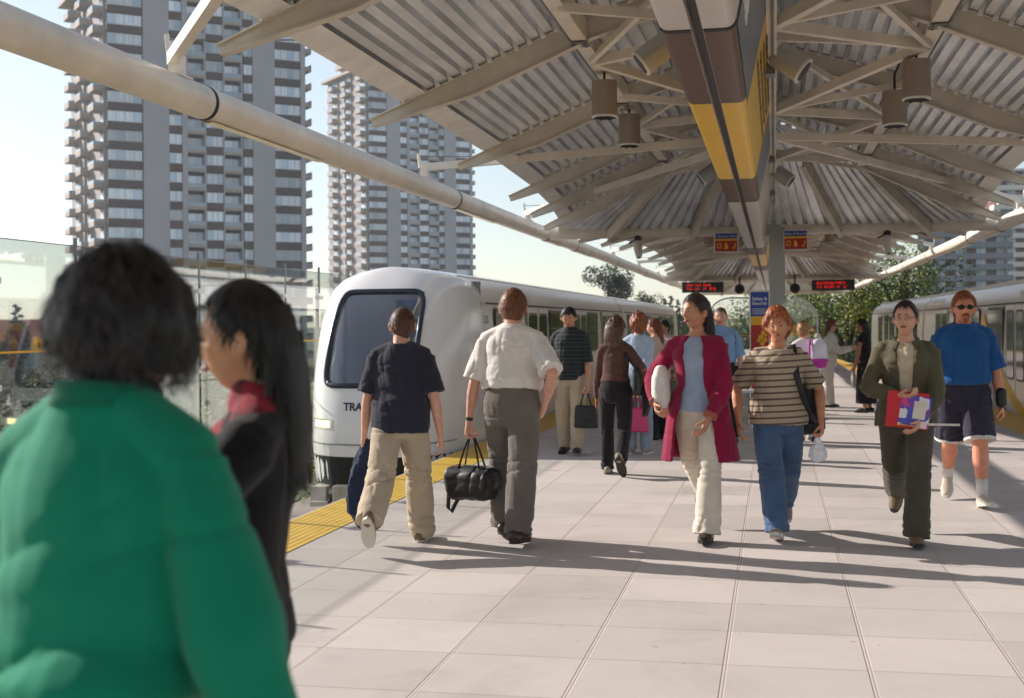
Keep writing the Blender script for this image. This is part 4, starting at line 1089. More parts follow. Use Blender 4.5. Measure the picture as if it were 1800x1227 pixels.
def folds(amp, fx, fz, seed, zfun=None, diag=.6, hot=None):
    """cloth folds: narrow creases running down the cloth, cross creases where it bunches (hot), soft swell between"""
    sv = V((seed * 3.7, seed * 1.3, seed * 7.1))
    def cre(a): return max(0, 1 - abs(a) * 3.4) ** 1.4
    def fn(me):
        cos = [v.co.copy() for v in me.vertices]; nos = [v.normal.copy() for v in me.vertices]; out = []
        for p, n in zip(cos, nos):
            s_ = math.sin(p.z * 9 + seed)
            v = noise.noise(V((p.x * fx * 1.15 + p.z * diag * 2.2, p.y * fx * 1.15, p.z * fz * .38)) + sv)
            h = noise.noise(V((p.x * fx * .45, p.y * fx * .45, p.z * fz * 1.9 + p.x * 2.5 * s_)) - sv)
            b = noise.noise(V((p.x * fx * .6, p.y * fx * .6, p.z * fz * .6)) + sv * 2)
            w = hot(p) if hot else .55
            k = amp * (zfun(p) if zfun else 1)
            r = p + n * (k * (.55 * b + .25 - .75 * cre(v) - .95 * w * cre(h))); out += [r.x, r.y, r.z]
        me.vertices.foreach_set('co', out)
        me.update()
    return fn
def lerp(a, b, t): return a + (b - a) * t
TORSO_M = [(-.06, .090, .062, -.004), (0, .098, .070, -.006), (.05, .092, .066, 0), (.10, .086, .061, .004), (.16, .092, .065, .006), (.21, .100, .069, .006), (.25, .103, .064, .003), (.28, .068, .048, -.002), (.305, .042, .04, -.004)]
TORSO_F = [(-.06, .094, .064, -.006), (0, .102, .072, -.010), (.05, .090, .064, -.002), (.10, .074, .054, .002), (.16, .080, .060, .006), (.21, .088, .074, .014), (.25, .090, .058, .004), (.28, .058, .042, -.002), (.305, .036, .034, -.004)]
SK = {}
def skin_mat(key, col):
    if key not in SK: SK[key] = mat('skin ' + key, col, .5, vary=.13, vscale=22, sss=.06, bump=.05, bscale=120)
    return SK[key]
m_lip = mat('lips', (150, 82, 74), .4); m_eyew = mat('eye white', (168, 156, 146), .3); m_iris = mat('iris', (38, 26, 20), .15)  # eye white darkened so its colour carries the shade of the sockets
HAIRM = {}
def hair_mat(key, col):
    if key not in HAIRM: HAIRM[key] = mat('hair ' + key, col, .5, vary=.35, vscale=40, spec=.45, stretch=(1, 1, .25))
    return HAIRM[key]

class Person: pass
def person(pos, face, ztop, label, sex='m', skin='light', skincol=(206, 150, 122), group=None, build=1., lean=4., twist=0., legs=None, spread=(.0, .0), arms=None, head=(0, 0, 0), vox=.009, hair=None, sw=1., shift=(0, 0)):
    """pos: ground point under the pelvis; face: heading in degrees, 0 = away from the camera, +ve to the left
    legs: per side (thigh forward, knee bend, foot pitch) in degrees, left first; arms: per side dict; head: yaw, pitch, roll"""
    P = Person(); P.vox = vox; P.sex = sex; P.build = build
    TT = TORSO_M if sex == 'm' else TORSO_F
    legs = legs or ((0, 3, 0), (0, 3, 0))
    la = math.radians(lean); up = V((0, math.sin(la), math.cos(la)))
    hd_yaw, hd_pitch, hd_roll = [math.radians(a) for a in head]
    def skeleton(H):
        S = {}
        hipw = .052 if sex == 'm' else .054
        low = 9
        for i, sx in ((0, -1), (1, 1)):
            th, kn, ft = [math.radians(a) for a in legs[i]]
            hip = V((sx * hipw * H, 0, 0)); sp_ = spread[i]
            d1 = V((sx * .02 + sp_, math.sin(th), -math.cos(th))).normalized(); knee = hip + d1 * .245 * H
            d2 = V((sp_ - sx * .01, math.sin(th - kn), -math.cos(th - kn))).normalized(); ank = knee + d2 * .246 * H
            f = V((sx * .12, math.cos(ft), math.sin(ft))).normalized(); dn = V((0, math.sin(ft), -math.cos(ft)))
            heel = ank + dn * .040 * H - f * .035 * H; toe = ank + dn * .040 * H + f * .115 * H
            S['leg', i] = (hip, knee, ank, heel, toe, f, dn); low = min(low, heel.z, toe.z)
        off = V((0, 0, -low))
        for i in (0, 1): S['leg', i] = tuple(p + off for p in S['leg', i][:5]) + S['leg', i][5:]
        pel = off.copy(); S['pel'] = pel
        nb = pel + up * .305 * H; S['neck'] = nb
        tw = math.radians(twist); side = V((math.cos(tw), math.sin(tw), 0)); S['side'] = side; S['fwd'] = V((-math.sin(tw), math.cos(tw), 0))
        for i, sx in ((0, -1), (1, 1)): S['sh', i] = nb - up * .054 * H + side * sx * (.100 if sex == 'm' else .086) * H * sw * (build * .5 + .5)
        hu = (up + V((0, .35, 1))).normalized()
        S['head'] = nb + hu * .014 * H + V((shift[0], shift[1] + .018 * H, .066 * H + (shift[2] if len(shift) > 2 else 0))); S['hr'] = .139 * H
        S['top'] = S['head'].z + .066 * H
        return S
    H = ztop / skeleton(1.)['top']; S = skeleton(H); P.H = H; P.S = S; P.up = up
    E = empty('person', (pos[0], pos[1], 0), math.radians(face), label, 'person', group); P.E = E
    P.sk = skin_mat(skin, skincol)
    # arms
    P.arm = {}
    arms = arms or ({}, {})
    for i, sx in ((0, -1), (1, 1)):
        A = dict(arms[i]); sh = S['sh', i]; l1, l2 = .172 * H, .150 * H
        if 'to' in A:
            w = V(A['to']); d = w - sh; L = min(d.length, (l1 + l2) * .995); dn = d.normalized(); w = sh + dn * L
            pole = V(A.get('pole', (sx * .4, -1, -.3))); pole = (pole - dn * dn.dot(pole)).normalized()
            ca = (l1 * l1 + L * L - l2 * l2) / (2 * l1 * L); ca = max(-1, min(1, ca)); el = sh + dn * l1 * ca + pole * l1 * math.sqrt(max(0, 1 - ca * ca))
        else:
            a = math.radians(A.get('sw', 0)); ab = math.radians(A.get('ab', 8)); e = math.radians(A.get('el', 12))
            d1 = V((sx * math.sin(ab), math.sin(a) * math.cos(ab), -math.cos(a) * math.cos(ab))); el = sh + d1 * l1
            d2 = V((sx * math.sin(ab) * .5, math.sin(a + e), -math.cos(a + e))).normalized(); w = el + d2 * l2
        fd = (w - el).normalized()
        th = V(A.get('thumb', (0, 1, 0))); th = (th - fd * fd.dot(th)).normalized()
        nrm = fd.cross(th) * (1 if sx < 0 else -1)     # palm side
        nrm.normalize()
        if nrm.x * sx > 0 and 'thumb' not in A: nrm = -nrm
        P.arm[i] = dict(sh=sh, el=el, wr=w, d=fd, th=th, n=nrm, curl=A.get('curl', .45))
        P.arm[i]['grip'] = w + fd * .05 * H + nrm * .018 * H
    # ---- body, one continuous surface
    mb = MB(); b = build
    secs = []
    for s, hw, hd, yo in TT: secs.append((s, hw * .88 * b, hd * .86 * b, yo))
    P.secs = TT
    def tpt(s, yo=0): return S['pel'] + up * s * H + V((0, yo * H, 0))
    P.tpt = tpt
    mb.loft([tpt(s, yo) for s, _, _, yo in secs], [(hw * H, hd * H) for _, hw, hd, _ in secs], ref=(0, 1, 0), n=20, cap=.3)
    nr = (.0345 if sex == 'm' else .0285) * H
    hb = S['head'] - V((0, .010 * H, .03 * H))
    mb.loft([tpt(.27, -.004), tpt(.31, -.002), hb], [(nr * 1.6, nr * 1.15), (nr * 1.04, nr), (nr, nr)], ref=(0, 1, 0), n=16, cap=0)
    for i, sx in ((0, -1), (1, 1)):
        hip, knee, ank, heel, toe, f, dn = S['leg', i]
        k = b ** .5
        mid = hip.lerp(knee, .5); calf = knee.lerp(ank, .3) - V((0, .008 * H, 0)); lowc = knee.lerp(ank, .65)
        mb.loft([hip + V((0, 0, .01 * H)), mid, knee, calf, lowc, ank], [.054 * H * k, .046 * H * k, .033 * H * k, .035 * H * k, .026 * H, .021 * H], ref=(0, 1, 0), n=14, cap=.4)
        mb.loft([heel.lerp(ank, .55) + f * .005 * H, ank.lerp((heel + toe) / 2, .6) + V((0, 0, .004)), toe.lerp(ank, .25) - dn * .004 * H], [.011 * H, .013 * H, .009 * H], n=10, cap=.3)
        a = P.arm[i]; sh, el, wr, d = a['sh'], a['el'], a['wr'], a['d']
        mb.loft([sh + (el - sh) * .04, sh.lerp(el, .45), el, el.lerp(wr, .28), el.lerp(wr, .7), wr], [.024 * H * k, .0235 * H * k, .021 * H * k, .0225 * H * k, .0175 * H, (.0125 * H, .0165 * H)], ref=a['th'], n=14, cap=.4)
        th, n_ = a['th'], a['n']
        # hand
        pe = wr + d * .052 * H; kk = a['curl']
        mb.loft([wr - d * .008 * H, wr + d * .015 * H, wr + d * .035 * H, pe], [(.0125 * H, .017 * H), (.011 * H, .021 * H), (.0105 * H, .024 * H), (.0085 * H, .023 * H)], ref=th, n=12, cap=.3, pw=2.6)
        for q, ln in ((1.5, .93), (.5, 1.04), (-.5, .98), (-1.5, .78)):
            base = pe + th * q * .0118 * H - d * .004 * H; ang = 0; pts = [base]; dirv = d
            for seg, da in ((.024, .55), (.017, .95), (.013, .7)):
                ang += da * kk * 1.25; dirv = d * math.cos(ang) + n_ * math.sin(ang) + th * q * .03
                pts.append(pts[-1] + dirv.normalized() * seg * H * ln)
            mb.loft(pts, [.0056 * H, .0054 * H, .005 * H, .0044 * H], n=8, cap=.8)
        tb = wr + d * .016 * H + th * .017 * H
        t1 = (d * .62 + th * .62 + n_ * .35).normalized(); t2 = (d * .85 + th * .15 + n_ * (.35 + .4 * kk)).normalized()
        mb.loft([tb - th * .004 * H, tb + t1 * .022 * H, tb + t1 * .022 * H + t2 * .02 * H, tb + t1 * .022 * H + t2 * .034 * H], [.0085 * H, .0068 * H, .006 * H, .005 * H], n=8, cap=.8)
    # ---- head
    Rh = Euler((hd_pitch, 0, 0)).to_matrix(); Rh = Matrix.Rotation(hd_yaw, 3, 'Z') @ Matrix.Rotation(hd_roll, 3, 'Y') @ Rh
    P.Rh = Rh; hc = S['head']; P.hc = hc; sc = S['hr'] / .23; P.sc = sc
    wf = 1. if sex == 'm' else .95
    def hp(u, w, off=0.):
        """u: longitude (0 = face front), w: latitude; off in metres"""
        x = math.cos(w) * math.sin(u); y = math.cos(w) * math.cos(u); z = math.sin(w)
        rx, ry, rz = .0765 * wf, .094, .116
        px, py, pz = x * rx, y * ry, z * rz
        if z < 0:
            k = -z; px *= 1 - .36 * k ** 1.4
            if y < 0: py *= 1 - .30 * k ** 1.2
            else: py *= 1 - .10 * k
        else:
            if y < 0: py *= 1 + .06 * z
            px *= 1 + .03 * math.sin(z * PI)
        if y > .2:
            def g(cx, cz, sx_, sz_): return math.exp(-((abs(px) - cx) / sx_) ** 2 - ((pz - cz) / sz_) ** 2)
            fy = min(1, (y - .2) / .4)
            py += fy * (.019 * g(0, -.026, .0095, .016) + .010 * g(0, -.006, .007, .02) - .009 * g(.031, .004, .014, .011) + .005 * g(.027, .024, .022, .008)
                        + .006 * g(0, -.060, .017, .007) - .004 * g(0, -.0535, .02, .0025) + .004 * g(0, -.074, .012, .006) + .009 * g(0, -.098, .018, .014) + .005 * g(.045, -.022, .02, .02))
        p = V((px, py, pz))
        if off: p = p + p.normalized() * off
        return hc + Rh @ (p * sc)
    P.hp = hp
    nu, nw = 56, 40; vs = []; fs = []
    for j in range(nw + 1):
        w = -PI / 2 + PI * j / nw
        for i in range(nu):
            u = -PI + 2 * PI * i / nu
            if vox < .011: u = u + .25 * math.sin(u) * -1     # denser on the face
            vs.append(hp(u, w))
    for j in range(nw):
        for i in range(nu):
            a = j * nu + i; bb = j * nu + (i + 1) % nu
            fs.append((a, bb, bb + nu, a + nu))
    mb.add(vs, fs)
    for sx in (-1, 1):
        mb.ell(hc + Rh @ (V((sx * .084 * wf, -.010, -.008)) * sc), (.010 * sc, .020 * sc, .032 * sc), 12, 8, rot=Rh @ Matrix.Rotation(sx * .65, 3, 'Z'))
    P.body = finish(mb, 'body', P.sk, E, vox, 2, fac=.4)
    # face details
    for sx in (-1, 1):
        c = hc + Rh @ (V((sx * .031 * wf, .079, .003)) * sc)
        m = MB(); m.ell(c, (.0125 * sc, .009 * sc, .0050 * sc), 12, 8, rot=Rh); o = m.build('eye', m_eyew, E, smooth=True)
        m = MB(); m.ell(c + Rh @ V((0, .0062 * sc, 0)), (.0066 * sc, .004 * sc, .0050 * sc), 10, 6, rot=Rh); q = m.build('iris', m_iris, o, smooth=True)
        if hair:
            m = MB(); pts = [hc + Rh @ (V((sx * (.014 + .009 * k) * wf, .0925 - .0022 * k * k, .0215 + .005 * math.sin(k * .8))) * sc) for k in range(5)]
            m.loft(pts, [(.003 * sc, .0035 * sc)] * 5, n=6, cap=.5); m.build('eyebrow', hair_mat(hair[1], hair[2]), E, smooth=True)
    m = MB(); pts = [hc + Rh @ (V((x, .0925 - 30 * x * x - (0 if sex == 'f' else .0025), -.0600 + abs(x) * .12)) * sc) for x in (-.021, -.012, 0, .012, .021)]
    m.loft(pts, [(.0025 * sc, .003 * sc), (.005 * sc, .0065 * sc), (.005 * sc, .0075 * sc), (.005 * sc, .0065 * sc), (.0025 * sc, .003 * sc)], ref=(0, 0, 1), n=8, cap=.5); m.build('lips', m_lip, E, smooth=True)
    if hair: P.hair = make_hair(P, *hair)
    return P
def make_hair(P, style, key, col, length=.0, vol=.012, seed=1, strands=900, front=.62, side=-.05, width=.085, fuzz=1., bun=None, curl=0.):
    """cap over the skull, long hair hung down the back, loose strands"""
    rr = random.Random(seed); hp = P.hp; mb = MB(); sc = P.sc
    nu, nw = 60, 34; vs = []; fs = []; msk = []
    def hairline(u):
        a = abs(u)                       # latitude the hair starts at, by longitude from the face
        if a < .75: return front - .12 * (1 - a / .75) * 0 + .05 * math.sin(u * 9)
        if a < 1.35: return lerp(front, side, (a - .75) / .6)
        if a < 1.75: return side
        return lerp(side, -.88 if style != 'bushy' else -.50, min(1, (a - 1.75) / .45))
    for j in range(nw + 1):
        w = -1.2 + (PI / 2 + 1.2) * j / nw
        for i in range(nu):
            u = -PI + 2 * PI * i / nu; hl = hairline(u)
            k = max(0, min(1, (w - hl) / .16)); k = k * k * (3 - 2 * k)
            nz = noise.noise(V((math.cos(u) * 4, math.sin(u) * 4, w * 3 + seed))) * .5 + noise.noise(V((u * 9, w * 2.5, seed))) * .4
            vs.append(hp(u, w, lerp(-.016, vol * (1 + .55 * nz * fuzz), k))); msk.append(k)
    for j in range(nw):
        for i in range(nu):
            a = j * nu + i; b = j * nu + (i + 1) % nu; fs.append((a, b, b + nu, a + nu))
    mb.add(vs, fs)
    Rh, hc = P.Rh, P.hc
    if length:
        K = 9; pts = []; rad = []
        for k in range(K):
            t = k / (K - 1)
            loc = V((0, -.055 - .03 * min(1, t * 3) - .018 * math.sin(t * 3), .06 - .06 * min(1, t * 4)))
            p = hc + Rh @ (loc * sc); p.z -= length * t * .98; p.y -= .02 * t
            pts.append(p); w = width * sc * (1.0 - .18 * t - (.35 if t > .95 else 0)) * (.86 if k == 0 else 1); rad.append((w, (.046 if t < .3 else .034) * sc * (1 - .3 * t)))
        mb.loft(pts, rad, ref=Rh @ V((0, 1, 0)), n=18, cap=.2)
    if style in ('short', 'crop') : mb.ell(hc + Rh @ (V((0, -.052, -.050)) * sc), (.054 * sc, .036 * sc, .058 * sc), 18, 12)
    if bun: mb.ell(hc + Rh @ (V(bun[:3]) * sc), (bun[3] * sc, bun[3] * sc, bun[3] * sc * .9), 14, 10)
    m = hair_mat(key, col)
    # strands: ribbons lying along the flow
    def ribbon(p, d, l, n, w):
        pts = []; q = p.copy(); dv = d.normalized()
        for s in range(5):
            pts.append(q.copy()); dv = (dv + V((rr.gauss(0, .12 + curl), rr.gauss(0, .12 + curl), rr.gauss(0, .06 + curl) - (.03 if style == 'bushy' else .10))) * fuzz).normalized(); q = q + dv * l / 4
        sd = dv.cross(n); 
        if sd.length < 1e-4: return
        sd.normalize(); o = []; mb.m = 1 if rr.random() < .4 else 0
        for s, q in enumerate(pts): ww = w * (1 - s / 4.6); o += [q - sd * ww, q + sd * ww]
        mb.add(o, [(2 * s, 2 * s + 1, 2 * s + 3, 2 * s + 2) for s in range(4)])
    for _ in range(strands):
        u = rr.uniform(-PI, PI); w = math.asin(rr.uniform(-.72, 1))
        if w < hairline(u) + .05: continue
        p = hp(u, w, vol * rr.uniform(.75, 1.12)); q = hp(u, w - .12, vol); n = (p - hc).normalized(); fl = (q - p).normalized()
        fl = (fl + n * rr.uniform(-.05, .28) * fuzz + V((rr.gauss(0, .25), rr.gauss(0, .25), 0)) * fuzz).normalized()
        ribbon(p, fl, (.030 + .5 * vol) * rr.uniform(.6, 1.3) * sc * (.62 if style == 'bushy' else 1), n, .0021 * sc)
    if length:
        for _ in range(strands // 2):
            a = rr.uniform(-PI, 0) if rr.random() < .75 else rr.uniform(0, PI); t = rr.uniform(0, .92); loc = V((math.cos(a) * width * (1 - .18 * t), -.08 + math.sin(a) * .04, 0.02))
            p = hc + Rh @ (loc * sc); p.z -= length * t; p.y -= .02 * t
            ribbon(p, V((rr.gauss(0, .08), rr.gauss(0, .08), -1)), length * .22 * rr.uniform(.6, 1.3), Rh @ V((math.cos(a), math.sin(a), 0)), .002 * sc)
    o = mb.build('hair', [m, hair_mat(key + ' light', tuple(min(255, int(c * 1.5 + 14)) for c in col))], P.E, smooth=True)
    return o
# ---- clothing
def shirt(P, m, hem=-.03, sleeve=.45, ease=.010, flare=0., loose=.018, name='shirt', amp=.007, seed=1, collar=False, fx=9, fz=7, neck=.310, zf=None, cuff=None, blouse=0., voxel=None, under=1.):
    H, S, b = P.H, P.S, P.build; mb = MB(); pts = []; rad = []
    tab = [(s, (hw, hd, yo)) for s, hw, hd, yo in P.secs]
    ss = [hem] + [s for s in (-.02, .02, .06, .10, .14, .18, .21, .235, .26, .28) if s > hem + .015] + [neck]
    for s in ss:
        hw, hd, yo = interp(tab, max(-.06, s)); k = max(0, (.14 - s)) * flare
        bl = blouse * math.exp(-((s - hem - .03) / .03) ** 2) if blouse else 0
        tight = -.008 if blouse and s == hem else 0
        pts.append(P.tpt(s, yo)); e = ease + .002 + (.010 if .03 < s < .16 else 0) * min(1.6, loose / .018) + (.016 if s < .10 and not blouse and hem < .03 else 0)
        rad.append(((hw * b + k) * H + e + bl + tight, (hd * b + k * .7) * H + e + bl + tight))
    rad = [(a_ * under, b_ * under) for a_, b_ in rad]
    mb.loft(pts, rad, ref=(0, 1, 0), n=24, cap=0)
    nb = P.tpt(neck - .028, -.004)
    for i, sx in ((0, -1), (1, 1)):
        a = P.arm[i]; sh, el, wr = a['sh'], a['el'], a['wr']
        # shoulder slope
        mb.loft([nb + V((sx * .026 * H, -.004, .010 * H)), sh + V((0, 0, .002 * H))], [(.034 * H * under, .036 * H * under), (.033 * H * b ** .5 + ease * .5) * under ** 2], n=14, cap=.5)
        r0 = .033 * H * b ** .5 + ease * .6; path = [sh + (sh - el) * .02]; rd = [r0]
        def along(t): return sh.lerp(el, t * 2) if t <= .5 else el.lerp(wr, (t - .5) * 2)
        n = max(3, int(sleeve * 10)); 
        for k in range(1, n + 1):
            t = sleeve * k / n; path.append(along(t))
            base = lerp(.033, .024, min(1, t * 2)) if t < .5 else lerp(.025, .019, (t - .5) * 2)
            rd.append(base * H * b ** .5 + loose * (1 if t < .5 else .75) * (.12 + .88 * min(1, (t / min(sleeve, .5)) ** 1.3)))
        if cuff: rd[-1] = cuff
        mb.loft(path, [r_ * under ** 2 for r_ in rd], n=16, cap=0)
    if collar:
        mb.loft([P.tpt(neck - .018, -.004), P.tpt(neck + .006, -.004), P.tpt(neck + .016, -.006)], [(.049 * H, .047 * H), (.044 * H, .044 * H), (.040 * H, .041 * H)], ref=(0, 1, 0), n=20, cap=0)
    def zfun(p):
        k = 1
        zn = S['neck'].z
        if p.z > zn - .1: k = max(.15, (zn - p.z) / .1 * .85 + .15)
        return k * (zf(p) if zf else 1)
    return finish(mb, name, m, P.E, voxel or max(.0085, P.vox), 3, folds(amp, fx, fz, seed, zfun))
def pants(P, m, length=1., ease=.012, cuff=.052, name='trousers', amp=.007, seed=2, waist=.085, flare=0., knee=.047, thigh=.057, wz=9):
    H, S, b = P.H, P.S, P.build; mb = MB(); tab = [(s, (hw, hd, yo)) for s, hw, hd, yo in P.secs]; pts = []; rad = []
    for s in (-.075, -.05, -.02, .01, .04, waist):
        hw, hd, yo = interp(tab, max(-.06, s)); sh = .86 if s < -.06 else 1
        pts.append(P.tpt(s, yo)); rad.append(((hw * b * sh) * H + ease * .6, (hd * b * sh) * H + ease * .7))
    mb.loft(pts, rad, ref=(0, 1, 0), n=24, cap=.15)
    k2 = b ** .5
    for i, sx in ((0, -1), (1, 1)):
        hip, knee_, ank, heel, toe, f, dn = S['leg', i]; end = ank + (heel + toe - ank * 2) * .14
        def al(t): return hip.lerp(knee_, t * 2) if t <= .5 else knee_.lerp(end, (t - .5) * 2)
        path = [hip + V((0, 0, .012 * H))]; rd = [thigh * H * k2]; n = max(3, int(10 * length))
        for k in range(1, n + 1):
            t = length * k / n
            r = lerp(thigh, knee, min(1, t * 2)) if t < .5 else lerp(knee, cuff * .9, (t - .5) * 2)
            r = r * H * k2 + (flare * max(0, t - .55)); path.append(al(t)); rd.append((r, r * 1.06))
        mb.loft(path, rd, ref=(0, 1, 0), n=18, cap=0)
    zk = S['leg', 0][1].z
    def zfun(p): return .45 + .75 * math.exp(-((p.z - zk) / .12) ** 2) + (1.0 if length > .8 else .3) * math.exp(-((p.z - .14) / .1) ** 2) + .5 * math.exp(-((p.z - S['pel'].z + .06) / .07) ** 2)
    def hot(p): return .25 + .9 * math.exp(-((p.z - zk) / .12) ** 2) + (1.1 if length > .8 else .2) * math.exp(-((p.z - .14) / .1) ** 2) + .7 * math.exp(-((p.z - S['pel'].z + .06) / .07) ** 2)
    return finish(mb, name, m, P.E, max(.009, P.vox), 3, folds(amp, 8, wz, seed, zfun, hot=hot))
def shoes(P, m, sole=None, h=1., name='shoe', heel_h=0., sz=1.):
    H = P.H
    for i in (0, 1):
        hip, knee, ank, heel, toe, f, dn = P.S['leg', i]; mb = MB(); u = -dn; sd = f.cross(u)
        hb = heel - f * .012 * H; tp = toe + f * .010 * H; L = (tp - hb).length
        pts = [hb + f * .006 + u * .024 * H, hb + f * L * .18 + u * .03 * H * h, hb + f * L * .42 + u * .026 * H * h, hb + f * L * .7 + u * .018 * H, tp - f * .012 + u * .012 * H]
        mb.loft(pts, [(.021 * H * sz, .022 * H), (.024 * H * sz, .030 * H * h), (.025 * H * sz, .026 * H * h), (.029 * H * sz, .018 * H), (.02 * H * sz, .011 * H)], ref=u, n=14, cap=.5)
        if h >= 1: mb.loft([ank + (heel - ank) * .75 - f * .0, ank + (ank - heel).normalized() * .0], [.024 * H, .026 * H], n=12, cap=.1)
        o = finish(mb, name, m, P.E, .0085, 3)
        if sole:
            ms = MB(); n = 14; out = []
            for k in range(n):
                a = 2 * PI * k / n; c = math.cos(a); q = math.sin(a)
                w = (.030 if c > 0 else .026) * H * sz
                out.append(hb + f * (L * .5 + c * L * .53) + sd * math.copysign(abs(q) ** .8, q) * w)
            ms.add([p + u * .001 for p in out] + [p + u * .016 * H for p in out], [tuple(range(n))[::-1], tuple(range(n, 2 * n))] + [(k, (k + 1) % n, n + (k + 1) % n, n + k) for k in range(n)])
            s_ = ms.build('sole', sole, o, smooth=35, fix=True)
def coat(P, m, hem=-.2, ease=.022, flare=.06, gap_top=.30, gap_bot=.45, sleeve=.97, name='coat', amp=.008, seed=4, loose=.02, fx=7, fz=5, neck=.30, cuff=None, swing=0.):
    """an open-fronted garment: C-shaped sections with a real thickness"""
    H, S, b = P.H, P.S, P.build; mb = MB(); tab = [(s, (hw, hd, yo)) for s, hw, hd, yo in P.secs]
    n = 22; th = .022; rows = []
    ss = [hem + (neck - hem) * k / 13 for k in range(14)]
    for s in ss:
        hw, hd, yo = interp(tab, max(-.03, s)); t = (s - hem) / (neck - hem); k = max(0, .12 - s) * flare
        g = lerp(gap_bot, gap_top, t) if s > -.02 else gap_bot
        rx = (hw * b + k) * H + ease; ry = (hd * b + k) * H + ease; c = P.tpt(s, yo) if s > -.03 else P.tpt(-.03, -.004) + V((0, -swing * (-.03 - s), (s + .03) * H))
        ring = []
        for side_ in (0, 1):
            for q in range(n + 1):
                a = PI / 2 + g + (2 * PI - 2 * g) * (q / n if side_ == 0 else 1 - q / n); d = 0 if side_ == 0 else th
                ring.append(c + V((math.cos(a) * (rx - d), math.sin(a) * (ry - d), 0)))
        rows.append(ring)
    N_ = len(rows[0]); vs = [p for r in rows for p in r]; fs = []
    for j in range(len(rows) - 1):
        for k in range(N_): fs.append((j * N_ + k, j * N_ + (k + 1) % N_, (j + 1) * N_ + (k + 1) % N_, (j + 1) * N_ + k))
    for j, rev in ((0, True), (len(rows) - 1, False)):
        for k in range(n):
            f = (j * N_ + k, j * N_ + k + 1, j * N_ + N_ - 2 - k, j * N_ + N_ - 1 - k); fs.append(f[::-1] if rev else f)
    mb.add(vs, fs)
    nb = P.tpt(neck - .03, -.008)
    for i, sx in ((0, -1), (1, 1)):
        a = P.arm[i]; sh, el, wr = a['sh'], a['el'], a['wr']
        mb.loft([nb + V((sx * .040 * H, -.012, .006 * H)), sh + V((0, 0, .002 * H))], [(.030 * H, .032 * H), .034 * H * b ** .5 + ease * .4], n=14, cap=.5)
        path = [sh + (sh - el) * .02]; rd = [.033 * H * b ** .5 + ease * .6]
        for k in range(1, 11):
            t = sleeve * k / 10; p = sh.lerp(el, t * 2) if t <= .5 else el.lerp(wr, (t - .5) * 2); path.append(p)
            base = lerp(.033, .024, min(1, t * 2)) if t < .5 else lerp(.025, .019, (t - .5) * 2); rd.append(base * H * b ** .5 + loose * (.2 + .8 * min(1, t / .5)))
        if cuff: rd[-1] = cuff; rd[-2] = (rd[-2] + cuff) / 2
        mb.loft(path, rd, n=16, cap=0)
    return finish(mb, name, m, P.E, max(.0095, P.vox), 2, folds(amp, fx, fz, seed, lambda p: max(.2, min(1, (S['neck'].z - p.z) / .12))))
def belt(P, m, s=.078, h=.022, extra=.014):
    tab = [(q, (hw, hd, yo)) for q, hw, hd, yo in P.secs]; hw, hd, yo = interp(tab, s); H = P.H; mb = MB()
    mb.loft([P.tpt(s - h / 2 / H * 1, yo), P.tpt(s + h / 2 / H, yo)], [(hw * P.build * H + extra, hd * P.build * H + extra)] * 2, ref=(0, 1, 0), n=28); return mb.build('belt', m, P.E, smooth=40)
def to_world(P, p): return P.E.matrix_basis @ V(p)
def cloth(name, col, **k):
    a = dict(rough=.88, vary=.12, vscale=6, bump=.45, bscale=300, spec=.25, fold=9, sheen=.15); a.update(k); return mat(name, col, **a)
def item(name, P, base, label, cat, group=None):
    w = to_world(P, base); return empty(name, w, P.E.rotation_euler.z, label, cat, group)
m_leather = mat('black leather', (24, 24, 26), .5, vary=.2, bump=.2, bscale=80)
m_shoe_bk = mat('black shoe leather', (24, 20, 19), .35); m_shoe_br = mat('brown shoe leather', (66, 36, 28), .4, vary=.15); m_shoe_tan = mat('tan suede', (120, 98, 74), .7, vary=.15); m_shoe_grey = mat('grey trainer', (150, 138, 122), .7, vary=.2); m_sole_w = mat('pale sole', (206, 200, 190), .6); m_sole_d = mat('dark sole', (40, 34, 30), .7)
WALK = 'people walking along the platform'
# ---- the man in the navy T-shirt (back view)
P = person((-2.66, 9.12), 3, 1.715, 'man in navy T-shirt and beige khakis seen from behind, carrying a dark jacket', 'm', 'fair', (214, 160, 136), WALK, legs=((-25, 30, -48), (17, 4, 5)), lean=5, build=1.06,
           arms=(dict(to=(-.285, .06, .80), curl=1.0, pole=(-.6, -1, -.2)), dict(ab=13, sw=-6, el=16, curl=.5)), head=(14, 0, 0), vox=.008, hair=('short', 'dark auburn', (74, 46, 32), 0, .008, 1, 1800, .62, -.05, .085, 1.3))
shirt(P, cloth('navy jersey', (44, 44, 58)), hem=-.055, sleeve=.43, ease=.018, loose=.045, name='t_shirt', amp=.010, seed=1)
m_khaki = cloth('khaki cotton', (190, 172, 148)); pants(P, m_khaki, cuff=.060, knee=.058, thigh=.060, seed=2, amp=.011, ease=.02)
shoes(P, m_shoe_tan, m_sole_w)
b = item('navy_jacket', P, P.arm[0]['grip'], 'navy jacket hanging from the hand of the man in the navy T-shirt', 'jacket')
mb = MB(); mb.loft([(0, 0, .05), (-.01, .0, -.04), (-.04, -.01, -.2), (-.05, -.02, -.38), (-.03, -.02, -.52), (.0, -.02, -.62)], [(.03, .03), (.07, .05), (.10, .055), (.115, .06), (.085, .045), (.03, .02)], ref=(0, 1, 0), n=18, cap=.3)
mb.loft([(-.03, -.03, -.05), (-.10, -.05, -.3), (-.12, -.05, -.48)], [.04, .05, .035], n=12, cap=.4); mb.loft([(.02, .02, -.05), (.04, .03, -.3), (.03, .02, -.5)], [.04, .05, .03], n=12, cap=.4)
o = finish(mb, 'jacket_cloth', cloth('navy twill', (36, 46, 74)), b, .009, 3, folds(.016, 14, 4, 5))
